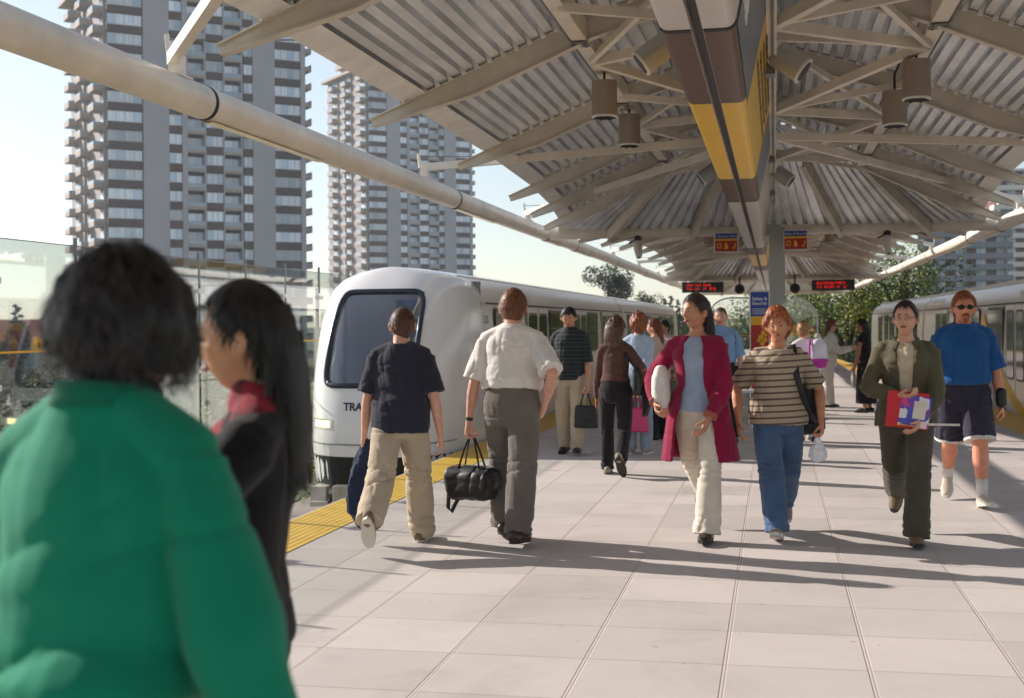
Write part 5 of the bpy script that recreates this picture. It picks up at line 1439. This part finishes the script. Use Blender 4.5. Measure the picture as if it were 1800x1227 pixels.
# ---- the man in the white shirt
P = person((-1.90, 9.42), -3, 1.845, 'man in white short sleeved shirt and grey slacks seen from behind', 'm', 'fair', (214, 160, 136), WALK, legs=((22, 26, -8), (-15, 6, -4)), lean=4, build=1.12,
           arms=(dict(to=(-.335, .02, .865), curl=1.1, pole=(-.6, -1, 0)), dict(to=(.245, .0, 1.0), curl=.6, pole=(.8, -1, 0))), head=(6, 0, 0), vox=.008, hair=('short', 'auburn', (100, 62, 40), 0, .013, 2, 2200, .62, -.05, .085, 1.5))
m_wsh = cloth('white poplin', (226, 218, 212), bump=.2); shirt(P, m_wsh, hem=.062, sleeve=.45, ease=.014, loose=.05, name='shirt', amp=.011, seed=6, collar=True, blouse=.03)
m_gslack = cloth('grey wool', (112, 104, 98)); pants(P, m_gslack, cuff=.058, knee=.056, thigh=.060, seed=5, amp=.009, ease=.018, waist=.088)
belt(P, m_leather, .088, .02, .02); shoes(P, m_shoe_br, m_sole_d)
a = P.arm[0]; mb = MB(); mb.loft([a['wr'] - a['d'] * .035, a['wr'] - a['d'] * .012], [(.027, .036)] * 2, ref=a['th'], n=16); mb.build('watch_strap', m_leather, P.E, smooth=40)
g = P.arm[0]['grip']
b = item('duffel_bag', P, g, 'black leather duffel bag carried by the man in the white shirt', 'bag')
mb = MB(); mb.loft([(-.0, -.20, -.38), (.0, -.17, -.36), (.0, .17, -.36), (.0, .20, -.38)], [(.06, .05), (.115, .125), (.115, .125), (.06, .05)], ref=(0, 0, 1), n=22, pw=3, cap=.2)
ob = finish(mb, 'bag_body', m_leather, b, .009, 3, folds(.012, 9, 9, 3)); ob.rotation_euler = (0, 0, 1.25)
mb = MB()
for s in (-1, 1):
    mb.loft([(s * .045, -.10, -.27), (s * .02, -.05, -.10), (0, -.015, -.005), (0, .015, -.005), (s * .02, .05, -.10), (s * .045, .10, -.27)], [(.012, .004)] * 6, n=8)
o = mb.build('handle', m_leather, b, smooth=True); o.rotation_euler = (0, 0, 1.25)
mb = MB(); mb.loft([(-.17, .02, -.28), (-.19, .03, -.42), (-.20, .04, -.55), (-.17, .03, -.58), (-.13, .03, -.50), (-.1, .03, -.46)], [(.016, .004)] * 6, n=8); mb.build('shoulder_strap', m_leather, b, smooth=True)
mb = MB(); mb.box(-.012, .012, -.14, .14, -.232, -.226); o = mb.build('zip', m_grey, b); o.rotation_euler = (0, 0, 1.25)
# ---- the man in the striped polo, facing
P = person((-2.46, 15.85), 176, 1.79, 'dark haired man in dark striped polo and khakis looking down', 'm', 'asian', (196, 142, 108), WALK, legs=((6, 4, 4), (-6, 8, -10)), lean=3,
           arms=(dict(ab=9, sw=4, el=14, curl=1.), dict(ab=9, sw=-4, el=12)), head=(8, -20, 0), hair=('short', 'black', (24, 20, 20), 0, .014, 3, 900, .50))
shirt(P, stripes('dark striped knit', (22, 30, 34), (62, 78, 80), .048, .14, .04), hem=-.03, sleeve=.5, ease=.014, loose=.035, name='polo_shirt', collar=True, seed=8, fz=6)
pants(P, m_khaki, cuff=.055, knee=.054, thigh=.058, seed=9, ease=.016); shoes(P, m_shoe_bk, m_sole_d)
mb = MB(); H = P.H
mb.loft([P.S['sh', 0] + V((.04, .085, -.14)), P.S['sh', 0] + V((.045, .06, .01)), P.S['sh', 0] + V((.045, 0, .056)), P.S['sh', 0] + V((.045, -.08, -.0)), P.S['sh', 0] + V((.05, -.13, -.2))], [(.02, .006)] * 5, n=8); mb.build('strap', m_leather, P.E, smooth=True)
b = item('tote_bag', P, P.arm[0]['grip'], 'black tote bag held low beside the man in the striped polo', 'bag')
mb = MB(); mb.loft([(0, 0, -.44), (0, 0, -.42), (0, 0, -.2), (0, 0, -.17)], [(.14, .05), (.15, .06), (.135, .045), (.12, .03)], ref=(0, 1, 0), n=18, pw=3, cap=.05); finish(mb, 'bag_body', m_leather, b, .01, 2, folds(.008, 9, 9, 3))
mb = MB(); mb.loft([(-.07, 0, -.18), (-.03, 0, -.04), (0, 0, 0), (.03, 0, -.04), (.07, 0, -.18)], [(.01, .004)] * 5, n=8); mb.build('handle', m_leather, b, smooth=True)
# ---- the woman in the brown patterned top, back view
P = person((-1.66, 13.8), -2, 1.645, 'woman with wavy brown hair in brown patterned top and black trousers from behind', 'f', 'brown', (168, 108, 78), WALK, legs=((3, 2, 0), (-4, 44, -50)), lean=3,
           arms=(dict(ab=11, sw=8, el=10, curl=.5), dict(to=(.26, .06, .90), curl=.9, pole=(.9, -1, 0))), head=(-10, -4, 0), hair=('long', 'mid brown', (84, 56, 46), .20, .028, 4, 1500, .62, -.05, .105, 1.6, None, .12))
m_pat = cloth('brown patterned jersey', (92, 62, 56), vary=.55, vscale=75); shirt(P, m_pat, hem=.05, sleeve=.98, ease=.006, loose=.010, name='top', amp=.005, seed=11)
m_blk = cloth('black suiting', (30, 27, 28), vary=.15); pants(P, m_blk, cuff=.048, knee=.046, thigh=.057, seed=12, ease=.008, waist=.10, amp=.008); shoes(P, m_shoe_grey, m_sole_d)
b = item('shoulder_bag', P, V((.24, -.02, 1.0)), 'black shoulder bag under the arm of the woman in the brown top', 'bag')
mb = MB(); mb.loft([(0, 0, -.16), (0, 0, -.13), (0, 0, .1), (0, 0, .14)], [(.045, .14), (.055, .16), (.04, .14), (.025, .12)], ref=(0, 1, 0), n=20, pw=3, cap=.1); finish(mb, 'bag_body', m_leather, b, .01, 2, folds(.008, 8, 8, 2))
sh = P.S['sh', 1] - V((.24, -.02, 1.0)); mb = MB(); mb.loft([(0, .10, .12), sh + V((-.03, .07, -.05)), sh + V((-.035, 0, .045)), sh + V((-.03, -.08, -.05)), (0, -.11, .12)], [(.012, .004)] * 5, n=8); mb.build('strap', m_leather, b, smooth=True)
b = item('folded_coat', P, V((.33, .0, .92)), 'black folded coat over the arm of the woman in the brown top', 'coat')
mb = MB(); mb.loft([(0, .02, .06), (.0, .0, -.05), (-.0, -.02, -.2), (-.02, -.02, -.3)], [(.03, .04), (.045, .09), (.05, .10), (.03, .07)], ref=(0, 1, 0), n=14, cap=.3); finish(mb, 'coat_cloth', m_blk, b, .01, 2, folds(.012, 12, 4, 8))
# ---- three people by the train
P = person((-1.65, 16.0), -8, 1.70, 'person with short curly red hair in pale blue shirt, standing with back turned', 'f', 'fair', (214, 160, 136), WALK, legs=((0, 2, 0), (2, 4, 0)), arms=(dict(ab=8, sw=10, el=40), dict(to=(.05, -.17, .70), curl=1.1)), head=(14, 0, 0), vox=.011,
           hair=('curly', 'copper', (136, 78, 46), 0, .034, 5, 1200, .45, -.1, .08, 1.8, None, .25))
shirt(P, cloth('pale blue cotton', (176, 192, 214), vary=.1, vscale=9), hem=-.05, sleeve=.6, ease=.02, loose=.04, name='blouse', seed=14); pants(P, cloth('pale denim', (150, 160, 176)), seed=15, ease=.012); shoes(P, m_shoe_grey, m_sole_w)
mb = MB(); s0 = P.S['sh', 0]; mb.loft([s0 + V((.04, .06, -.1)), s0 + V((.04, 0, .05)), s0 + V((.06, -.085, -.06)), s0 + V((.1, -.12, -.2))], [(.018, .005)] * 4, n=8); mb.build('strap', m_leather, P.E, smooth=True)
m_pink = mat('pink vinyl', (206, 52, 112), .35, vary=.1, bump=.15, bscale=12)
b = item('pink_handbag', P, P.arm[1]['grip'], 'bright pink handbag held by the person with curly red hair', 'bag')
mb = MB(); mb.loft([(0, 0, -.47), (0, 0, -.455), (0, 0, -.2), (0, 0, -.175)], [(.145, .06), (.15, .07), (.115, .045), (.10, .03)], ref=(0, 1, 0), n=20, pw=4, cap=.05); finish(mb, 'bag_body', m_pink, b, .009, 2, folds(.006, 8, 8, 2))
mb = MB()
for s in (-1, 1): mb.loft([(-.06, s * .03, -.19), (-.03, s * .012, -.05), (0, 0, 0), (.03, s * .012, -.05), (.06, s * .03, -.19)], [(.009, .005)] * 5, n=8)
mb.build('handle', mat('dark pink leather', (150, 28, 78), .4), b, smooth=True)
P = person((-1.58, 18.0), 50, 1.645, 'woman with long red ponytail in pale peach top beside the train', 'f', 'fair', (214, 160, 136), WALK, head=(25, 0, 0), vox=.012, arms=(dict(ab=6, el=20), dict(ab=6, el=16)), hair=('long', 'red brown', (112, 58, 34), .30, .014, 6, 900, .62, -.05, .05, 1.3, None, .2))
shirt(P, cloth('peach cotton', (214, 186, 168)), hem=-.05, sleeve=.95, ease=.012, name='blouse', seed=17); pants(P, m_blk, seed=18); shoes(P, m_shoe_bk)
P = person((-1.78, 22.0), 150, 1.63, 'dark haired man in pale shirt, only his head showing in the crowd by the train', 'm', 'asian', (196, 142, 108), WALK, head=(-20, 0, 0), vox=.012, hair=('short', 'black', (24, 20, 20), 0, .016, 7, 700, .5))
shirt(P, cloth('pale pink shirt', (214, 190, 188)), hem=-.04, sleeve=.5, name='shirt', seed=19); pants(P, m_gslack, seed=20); shoes(P, m_shoe_bk)
P = person((-2.05, 24.2), 175, 1.60, 'dark haired person farthest back in the crowd by the train', 'f', 'asian', (196, 142, 108), WALK, vox=.013, hair=('long', 'black', (24, 20, 20), .2, .014, 8, 500))
shirt(P, m_blk, hem=-.04, sleeve=.9, name='top', seed=21); pants(P, m_blk, seed=22); shoes(P, m_shoe_bk)
# ---- the woman in the crimson cardigan
P = person((-.56, 9.80), 168, 1.80, 'long haired woman in crimson knee length cardigan and cream trousers', 'f', 'olive', (190, 134, 104), WALK, legs=((12, 3, 5), (-25, 38, -42)), lean=2, twist=6,
           arms=(dict(to=(-.13, .20, .90), curl=.5, pole=(-1, -.7, 0)), dict(to=(.27, .17, 1.0), curl=.9, pole=(1, -.8, 0))), head=(-34, 0, 0), vox=.0085, hair=('long', 'dark brown', (46, 30, 28), .36, .012, 9, 1600, .60, -.05, .07))
shirt(P, cloth('pale blue tee', (160, 174, 200)), hem=.0, sleeve=.3, ease=.004, loose=.008, name='tee_shirt', seed=23, neck=.285, under=.95)
m_cream = cloth('cream trousers', (218, 206, 190)); pants(P, m_cream, cuff=.058, knee=.046, thigh=.055, flare=.02, seed=24, ease=.006, waist=.07); shoes(P, m_shoe_bk, m_sole_d)
m_crim = cloth('crimson knit', (142, 18, 62), vary=.12); coat(P, m_crim, hem=-.215, ease=.020, flare=.16, gap_top=.42, gap_bot=.62, sleeve=.93, name='cardigan', loose=.022, seed=25, swing=.22, cuff=.052, neck=.292, amp=.010)
for i in (0, 1):
    a = P.arm[i]; mb = MB(); mb.loft([a['wr'] - a['d'] * .05, a['wr'] - a['d'] * .016], [.050, .054], n=16); mb.build('cuff_band', cloth('patterned cuff', (170, 96, 84), vary=.5, vscale=60), P.E, smooth=True)
b = item('white_parcel', P, V((.255, .11, 1.14)), 'white rounded parcel tucked under the arm of the woman in crimson', 'parcel')
mb = MB(); mb.loft([(0, -.0, -.17), (0, 0, -.1), (0, .0, .06), (0, 0, .13)], [(.05, .06), (.07, .10), (.065, .10), (.04, .06)], ref=(0, 1, 0), n=18, cap=.4); finish(mb, 'parcel_wrap', cloth('white paper', (226, 220, 214), bump=.1), b, .01, 2, folds(.005, 9, 9, 3))
# ---- the guard
P = person((-.72, 17.8), 186, 1.79, 'guard in light blue uniform shirt and black trousers behind the woman in crimson', 'm', 'fair', (206, 150, 126), WALK, head=(-8, 0, 0), vox=.011, build=1.08, legs=((2, 2, 0), (-2, 3, 0)), spread=(-.06, .06), arms=(dict(ab=12, sw=5, el=20), dict(ab=12, sw=5, el=30)), hair=('short', 'grey brown', (84, 70, 60), 0, .006, 10, 700, .55))
shirt(P, cloth('uniform blue', (130, 164, 206)), hem=.06, sleeve=.46, ease=.014, loose=.04, name='uniform_shirt', seed=26, collar=True, blouse=.02); pants(P, m_blk, seed=27, ease=.014); belt(P, m_leather, .085, .05, .026); shoes(P, m_shoe_bk, m_sole_d)
mb = MB(); mb.box(-.24, -.17, -.03, .05, .86, 1.02); mb.box(.17, .24, -.04, .05, .84, 1.0); mb.build('belt_pouch', m_leather, P.E, bevel=.01)
s0 = P.S['sh', 0]; mb = MB(); mb.box(s0.x - .01, s0.x + .05, .07, .11, s0.z - .12, s0.z + .0); mb.build('radio', m_black, P.E, bevel=.006)
# ---- the woman in the striped T-shirt
P = person((.02, 9.92), 181, 1.685, 'red haired woman in striped brown T-shirt and blue jeans walking forward', 'f', 'tan', (204, 140, 108), WALK, legs=((-17, 36, -40), (15, 5, 16)), spread=(.06, -.10), lean=3, twist=5, build=1.14,
           arms=(dict(to=(-.31, .03, .86), curl=1.0, pole=(-.7, -1, 0)), dict(to=(.29, .05, .86), curl=.5, pole=(.8, -1, 0))), head=(-6, -3, 4), vox=.008, hair=('crop', 'orange red', (146, 80, 44), 0, .030, 11, 1500, .50, -.12, .08, 1.3))
shirt(P, stripes('striped tee', (176, 158, 136), (92, 72, 62), .046, .30, .06, slope=.05), hem=-.04, sleeve=.42, ease=.012, loose=.034, name='t_shirt', amp=.009, seed=28, neck=.285)
m_jean = cloth('blue denim', (74, 98, 132), vary=.25, vscale=5); pants(P, m_jean, cuff=.056, knee=.052, thigh=.058, seed=29, amp=.010, ease=.012); shoes(P, m_shoe_grey, m_sole_w)
mb = MB(); nb = P.S['neck']; mb.loft([nb + V((.055, .035, -.02)), nb + V((.03, .085, -.075)), nb + V((0, .10, -.13)), nb + V((-.03, .085, -.075)), nb + V((-.055, .035, -.02))], [.009] * 5, n=8, cap=.5); mb.build('neckline', m_wsh, P.E, smooth=True)
s0 = P.S['sh', 0]
b = item('backpack', P, V((-.20, -.17, 1.0)), 'black backpack slung on one shoulder of the red haired woman', 'backpack')
mb = MB(); mb.loft([(0, 0, -.24), (0, 0, -.2), (0, 0, .12), (0, 0, .18)], [(.13, .06), (.15, .08), (.13, .07), (.09, .04)], ref=(0, 1, 0), n=18, pw=3, cap=.2); finish(mb, 'pack_body', m_leather, b, .01, 2, folds(.008, 8, 8, 2))
q = s0 - V((-.20, -.17, 1.0)); mb = MB(); mb.loft([(.0, -.02, .15), q + V((.05, -.095, .02)), q + V((.05, -.02, .088)), q + V((.045, .075, .045)), q + V((.03, .150, -.12)), q + V((-.02, .145, -.30)), (-.06, .14, -.14), (-.05, 0, -.18)], [(.024, .006)] * 8, n=8); mb.build('strap', m_leather, b, smooth=True)
b = item('plastic_bag', P, P.arm[0]['grip'], 'small white plastic bag hanging from the hand of the red haired woman', 'bag')
mb = MB(); mb.loft([(0, 0, .0), (0, 0, -.06), (0, 0, -.12), (0, 0, -.17), (0, .0, -.2)], [(.012, .012), (.03, .025), (.065, .05), (.07, .055), (.05, .04)], ref=(0, 1, 0), n=16, cap=.2); finish(mb, 'bag_film', mat('white plastic film', (232, 232, 236), .3), b, .008, 2, folds(.012, 18, 12, 4))
# ---- behind her
P = person((.40, 17.9), 20, 1.60, 'woman with a light brown bun and white pack behind the red haired woman', 'f', 'fair', (214, 160, 136), WALK, vox=.012, head=(-30, 0, 0), hair=('short', 'light brown', (150, 110, 70), 0, .014, 12, 800, .6, -.05, .08, 1., (0, -.105, .03, .045)))
shirt(P, cloth('white blouse', (222, 216, 222)), hem=-.05, sleeve=.9, ease=.016, name='blouse', seed=31); pants(P, cloth('white jeans', (214, 208, 206)), seed=32); shoes(P, m_shoe_bk)
b = item('daypack', P, V((.10, -.20, 1.2)), 'white daypack with magenta trim on the woman with the bun', 'backpack')
mb = MB(); mb.loft([(0, 0, -.16), (0, 0, -.12), (0, 0, .10), (0, 0, .16)], [(.11, .05), (.13, .08), (.11, .07), (.06, .04)], ref=(0, 1, 0), n=18, cap=.4); finish(mb, 'pack_body', cloth('white nylon', (222, 214, 230)), b, .012, 2)
m_mag = cloth('magenta nylon', (186, 60, 160)); mb = MB(); mb.loft([(0, -.01, -.20), (0, -.01, -.10)], [(.10, .06), (.138, .09)], ref=(0, 1, 0), n=18, cap=.3); mb.build('pack_trim', m_mag, b, smooth=40); mb = MB(); mb.loft([(-.10, .04, .16), (-.13, -.02, .10), (-.145, -.05, -.10)], [.016] * 3, n=8); mb.build('pack_trim', m_mag, b, smooth=40)
# ---- the woman in white, the woman in black, the far man
P = person((.97, 25.1), -75, 1.63, 'woman with long auburn hair and sunglasses in white coat and white trousers', 'f', 'fair', (210, 156, 130), WALK, vox=.011, legs=((4, 2, 0), (-4, 5, 0)), arms=(dict(ab=6, sw=30, el=70), dict(ab=6, sw=25, el=80)), hair=('long', 'auburn brown', (104, 58, 36), .24, .020, 13, 900))
m_wht = cloth('white linen', (226, 218, 208)); shirt(P, m_wht, hem=-.06, sleeve=.98, ease=.02, flare=.1, name='tunic', seed=33, loose=.03); pants(P, m_wht, cuff=.06, knee=.055, seed=34, ease=.015); shoes(P, m_shoe_bk)
def shades(P):
    mb = MB(); sc = P.sc
    for sx in (-1, 1): mb.ell(P.hc + P.Rh @ (V((sx * .033, .089, .004)) * sc), (.027 * sc, .007 * sc, .018 * sc), 14, 8, rot=P.Rh @ Matrix.Rotation(-sx * .25, 3, 'Z'))
    mb.loft([P.hc + P.Rh @ (V((x, y, .009)) * sc) for x, y in ((-.082, .0), (-.07, .06), (-.03, .096), (0, .1), (.03, .096), (.07, .06), (.082, .0))], [.003 * sc] * 7, n=6); mb.build('sunglasses', m_black, P.E, smooth=True)
shades(P)
P = person((1.56, 23.7), 62, 1.63, 'woman with long black hair in sleeveless black top and long black skirt', 'f', 'brown2', (176, 116, 86), WALK, vox=.011, arms=(dict(ab=7, sw=5, el=14, curl=.9), dict(ab=6, sw=2, el=12)), hair=('long', 'black', (24, 20, 20), .36, .016, 14, 900, .60, -.05, .09))
shirt(P, m_blk, hem=.03, sleeve=.12, ease=.006, loose=.006, name='top', seed=35)
mb = MB(); tab = [(q, (hw, hd, yo)) for q, hw, hd, yo in P.secs]
mb.loft([V((0, 0, .16)), V((0, 0, .45)), V((0, 0, .72)), P.tpt(0, -.008), P.tpt(.06, 0), P.tpt(.10, 0)], [(.20, .18), (.185, .165), (.18, .15), (.112 * P.H, .085 * P.H), (.092 * P.H, .068 * P.H), (.08 * P.H, .06 * P.H)], ref=(0, 1, 0), n=24, cap=0); finish(mb, 'skirt', m_blk, P.E, .011, 3, folds(.012, 10, 2, 3)); shoes(P, m_shoe_bk)
b = item('white_papers', P, P.arm[0]['grip'], 'bundle of white papers held low by the woman in black', 'papers')
mb = MB(); mb.box(-.05, .05, -.02, .02, -.24, .04); mb.build('paper_stack', m_wht, b, bevel=.004)
P = person((1.05, 33.0), 95, 1.52, 'small dark haired person in white top far along the platform', 'f', 'asian', (196, 142, 108), WALK, vox=.013, hair=('short', 'black', (24, 20, 20), 0, .02, 15, 400))
shirt(P, m_wht, hem=-.05, sleeve=.9, name='blouse', seed=36); pants(P, m_blk, seed=37); shoes(P, m_shoe_bk)
# ---- the woman in the olive jacket
P = person((.93, 9.86), 174, 1.735, 'woman with glasses in olive jacket clutching a red folder', 'f', 'fair', (218, 166, 142), WALK, legs=((13, 4, 5), (-23, 42, -42)), spread=(.05, -.03), lean=2, build=1.06, sw=1.06,
           arms=(dict(to=(-.10, .24, .90), curl=.5, pole=(-1, -.5, -.2)), dict(to=(.05, .25, 1.08), curl=.6, pole=(1, -.4, -.3))), head=(-10, 2, 0), vox=.008, hair=('short', 'dark brown', (52, 32, 28), 0, .010, 16, 1500, .62, -.08, .08, .6, (0, -.11, .03, .04)))
shirt(P, cloth('cream top', (206, 190, 166)), hem=.0, sleeve=.25, ease=.004, loose=.006, name='top', seed=38, neck=.285, under=.95)
m_oltr = cloth('olive trousers', (80, 74, 62)); pants(P, m_oltr, cuff=.056, knee=.048, thigh=.057, flare=.012, seed=39, ease=.010); shoes(P, m_shoe_tan, m_sole_d)
m_olive = cloth('olive twill', (92, 86, 66)); coat(P, m_olive, hem=-.055, ease=.024, flare=.06, gap_top=.40, gap_bot=.10, sleeve=.94, name='jacket', seed=40, loose=.020, neck=.295, amp=.011, cuff=.046)
mb = MB(); nb = P.S['neck']
for s in (-1, 1):
    mb.loft([nb + V((s * .03, -.06, .0)), nb + V((s * .066, -.02, .005)), nb + V((s * .072, .045, -.035)), nb + V((s * .062, .098, -.10)), nb + V((s * .022, .128, -.20))], [(.024, .007), (.028, .008), (.036, .008), (.040, .008), (.010, .006)], ref=(0, -.3, 1), n=10, cap=.3)
mb.build('collar', m_olive, P.E, smooth=True)
mb = MB()
for sx in (-1, 1):
    pts = [P.hc + P.Rh @ (V((sx * .032 + .022 * math.cos(a), .098, .002 + .015 * math.sin(a))) * P.sc) for a in [k * PI / 8 for k in range(17)]]; mb.loft(pts, [.0014] * 17, n=5, cap=None)
    mb.loft([P.hc + P.Rh @ (V((sx * .054, .094, .006)) * P.sc), P.hc + P.Rh @ (V((sx * .079, .0, .006)) * P.sc)], [.0016] * 2, n=5)
mb.build('glasses', m_dark, P.E, smooth=True)
bp = V((-.02, .285, .98))
b = item('red_folder', P, bp, 'red folder with colourful leaflets held by the woman in the olive jacket', 'folder')
m_rf = mat('red card', (204, 24, 40), .45); mb = MB(); mb.box(-.13, .15, -.012, .0, -.135, .12); o = mb.build('folder_cover', m_rf, b, bevel=.003); o.rotation_euler = (0, -.10, 0)
def leaf_mat2():
    m = mat('printed leaflet', (150, 90, 180), .35); nt = m.node_tree; N = nt.nodes; L = nt.links
    tc = N.new('ShaderNodeTexCoord'); vo = N.new('ShaderNodeTexVoronoi'); vo.distance = 'CHEBYCHEV'; vo.inputs['Scale'].default_value = 15; L.new(tc.outputs['Object'], vo.inputs['Vector'])
    sx_ = N.new('ShaderNodeSeparateColor'); L.new(vo.outputs['Color'], sx_.inputs[0]); cr = N.new('ShaderNodeValToRGB'); cr.color_ramp.interpolation = 'CONSTANT'
    e_ = cr.color_ramp.elements; e_[0].color = (*lin((120, 60, 170)), 1); e_[1].position = .3; e_[1].color = (*lin((226, 220, 226)), 1)
    for p_, c_ in ((.5, (206, 60, 140)), (.65, (70, 80, 190)), (.82, (236, 150, 60))): k = e_.new(p_); k.color = (*lin(c_), 1)
    L.new(sx_.outputs[0], cr.inputs[0]); L.new(cr.outputs[0], N['Principled BSDF'].inputs['Base Color']); return m
mb = MB(); mb.box(-.145, .06, .001, .008, -.12, .10); o = mb.build('leaflet', leaf_mat2(), b); o.rotation_euler = (0, -.16, 0)
mb = MB(); mb.box(-.115, -.03, .0085, .012, -.06, .065); o = mb.build('white_card', m_wht, b); o.rotation_euler = (0, -.16, 0)
mb = MB(); mb.box(-.34, -.10, -.02, -.005, -.115, -.10); mb.build('notepad', m_wht, b)
# ---- the man in the blue T-shirt
P = person((1.61, 11.95), 178, 1.835, 'bearded man with sunglasses in bright blue T-shirt and navy shorts', 'm', 'ruddy', (212, 140, 110), WALK, legs=((17, 5, 10), (-14, 28, -26)), lean=2, build=1.12, spread=(-.02, .0),
           arms=(dict(ab=12, sw=-4, el=16, curl=.9), dict(ab=12, sw=6, el=14)), head=(3, 0, 0), vox=.008, hair=('short', 'ginger brown', (124, 70, 40), 0, .016, 17, 1500, .56, -.05, .08, 1.3))
m_bt = cloth('blue jersey', (30, 84, 142)); shirt(P, m_bt, hem=.04, sleeve=.44, ease=.016, loose=.05, name='t_shirt', amp=.010, seed=41, blouse=.025)
m_nsh = cloth('navy shorts cloth', (52, 48, 66)); pants(P, m_nsh, length=.46, knee=.068, thigh=.063, ease=.020, name='shorts', seed=42, amp=.011); belt(P, m_dark, .066, .03, .026)
mb = MB()
for i in (0, 1):
    hip, kn = P.S['leg', i][:2]; c = hip.lerp(kn, .90); d = (kn - hip).normalized(); mb.loft([c, c + d * .022], [(.071 * P.H, .075 * P.H)] * 2, ref=(0, 1, 0), n=20, cap=0)
mb.build('turned_hem', cloth('pale hem', (214, 208, 204)), P.E, smooth=40)
for i in (0, 1):
    hip, kn, an = P.S['leg', i][:3]; mb = MB(); mb.loft([an + (kn - an) * .02, an + (kn - an) * .16, an + (kn - an) * .34], [.046, .046, .052], n=16); mb.build('sock', cloth('white sock', (220, 214, 208)), P.E, smooth=True)
shoes(P, mat('white trainer', (198, 184, 166), .7, vary=.15), m_sole_w); shades(P)
hm = hair_mat('goatee', (140, 74, 40)); mb = MB()
for x, z, r in ((0, -.094, .016), (-.012, -.088, .011), (.012, -.088, .011), (-.026, -.070, .007), (.026, -.070, .007), (0, -.048, .007), (-.014, -.048, .007), (.014, -.048, .007), (.024, -.056, .006), (-.024, -.056, .006)): mb.ell(P.hc + P.Rh @ (V((x, .0905 - 24 * x * x + (.004 if z < -.08 else .0), z)) * P.sc), (r * P.sc, .006 * P.sc, r * P.sc), 10, 6)
finish(mb, 'beard', hm, P.E, .004, 2)
b = item('black_pouch', P, P.arm[0]['wr'] + V((-.0, .03, .06)), 'black pouch at the wrist of the man in the blue T-shirt', 'pouch')
mb = MB(); mb.loft([(0, 0, -.07), (0, 0, -.05), (0, 0, .07), (0, 0, .09)], [(.03, .04), (.045, .065), (.045, .06), (.03, .04)], ref=(0, 1, 0), n=16, cap=.2); finish(mb, 'pouch_body', m_leather, b, .009, 2)
mb = MB(); mb.loft([P.tpt(.066, 0) + V((x, .145 - 2.2 * x * x, 0)) for x in (-.03, 0, .03)], [(.004, .012)] * 3, n=6); mb.build('buckle', m_grey, P.E)
# ---- the two people close to the camera
P = person((-1.045, 1.84), -14, 1.650, 'man with bushy black hair in green sweatshirt, closest to the camera', 'm', 'olive2', (196, 132, 104), WALK, legs=((12, 4, 4), (-12, 12, -14)), lean=7, build=1.0, sw=.94,
           arms=(dict(ab=22, sw=-12, el=25, curl=.5), dict(ab=21, sw=-4, el=18, curl=.5)), head=(62, -8, 0), shift=(-.02, .01, -.05), vox=.007, hair=('bushy', 'blue black', (22, 18, 17), .0, .036, 18, 5200, .50, -.22, .10, 1.0, None, .08))
shirt(P, cloth('green fleece', (6, 128, 98), vary=.08, vscale=3, bump=.2, bscale=400, sheen=.12, fold=0), hem=-.06, sleeve=.97, ease=.010, loose=.034, name='sweatshirt', amp=.022, seed=44, fx=4.5, fz=5, collar=True, voxel=.007, zf=lambda p: .55 + 1.0 * math.exp(-((p.z - 1.02) / .14) ** 2))
mb = MB(); mb.loft([P.tpt(.300, -.004), P.tpt(.322, -.004)], [(.0515 * P.H, .0515 * P.H), (.046 * P.H, .047 * P.H)], ref=(0, 1, 0), n=28); mb.build('collar', cloth('green ribbing', (4, 104, 80)), P.E, smooth=True)
pants(P, m_gslack, seed=45); shoes(P, m_shoe_bk, m_sole_d)
P = person((-1.21, 2.74), 106, 1.685, 'woman with long straight black hair in black jacket over a red plaid shirt', 'f', 'asian2', (200, 146, 112), WALK, legs=((-10, 14, -10), (12, 4, 4)), lean=-9, arms=(dict(to=(-.12, .26, 1.20), curl=.9, pole=(-1, -.8, -.4)), dict(ab=9, sw=12, el=24)), head=(-8, -2, 0), vox=.007,
           hair=('long', 'blue black', (22, 18, 17), .34, .012, 19, 2600, .58, -.05, .085))
def plaid():
    m = cloth('red plaid flannel', (128, 34, 46)); nt = m.node_tree; N = nt.nodes; L = nt.links; tc = N.new('ShaderNodeTexCoord'); sp_ = N.new('ShaderNodeSeparateXYZ'); L.new(tc.outputs['Object'], sp_.inputs[0]); f = None
    for ax, per, w in ((2, .085, .26), (0, .085, .26), (1, .085, .22)):
        d = node_math(N, L, 'LESS_THAN', node_math(N, L, 'ABSOLUTE', node_math(N, L, 'SUBTRACT', node_math(N, L, 'FRACT', node_math(N, L, 'DIVIDE', sp_.outputs[ax], per)), .5)), w / 2); f = d if f is None else node_math(N, L, 'ADD', f, d)
    f = node_math(N, L, 'MULTIPLY', f, .45, True); L.new(mixcol(N, L, f, lin((150, 36, 52)), lin((70, 22, 30))), N['Principled BSDF'].inputs['Base Color']); return m
shirt(P, plaid(), hem=.03, sleeve=.3, ease=.0, name='plaid_shirt', seed=46, collar=True, loose=.0, under=.96)
coat(P, cloth('black wool', (20, 18, 19), vary=.1), hem=-.05, ease=.016, flare=.0, gap_top=.55, gap_bot=.75, sleeve=.95, name='jacket', seed=47, loose=.022)
pants(P, m_blk, seed=48); shoes(P, m_shoe_bk, m_sole_d)
b = item('folded_paper', P, P.arm[0]['grip'] + V((0, 0, .05)), 'folded white paper in the hand of the woman in the black jacket', 'paper')
mb = MB(); mb.obox((0, 0, 0), (.05, .02, .02), (-.0, .004, 0), (-.02, 0, .07)); mb.build('paper_sheet', m_wht, b)
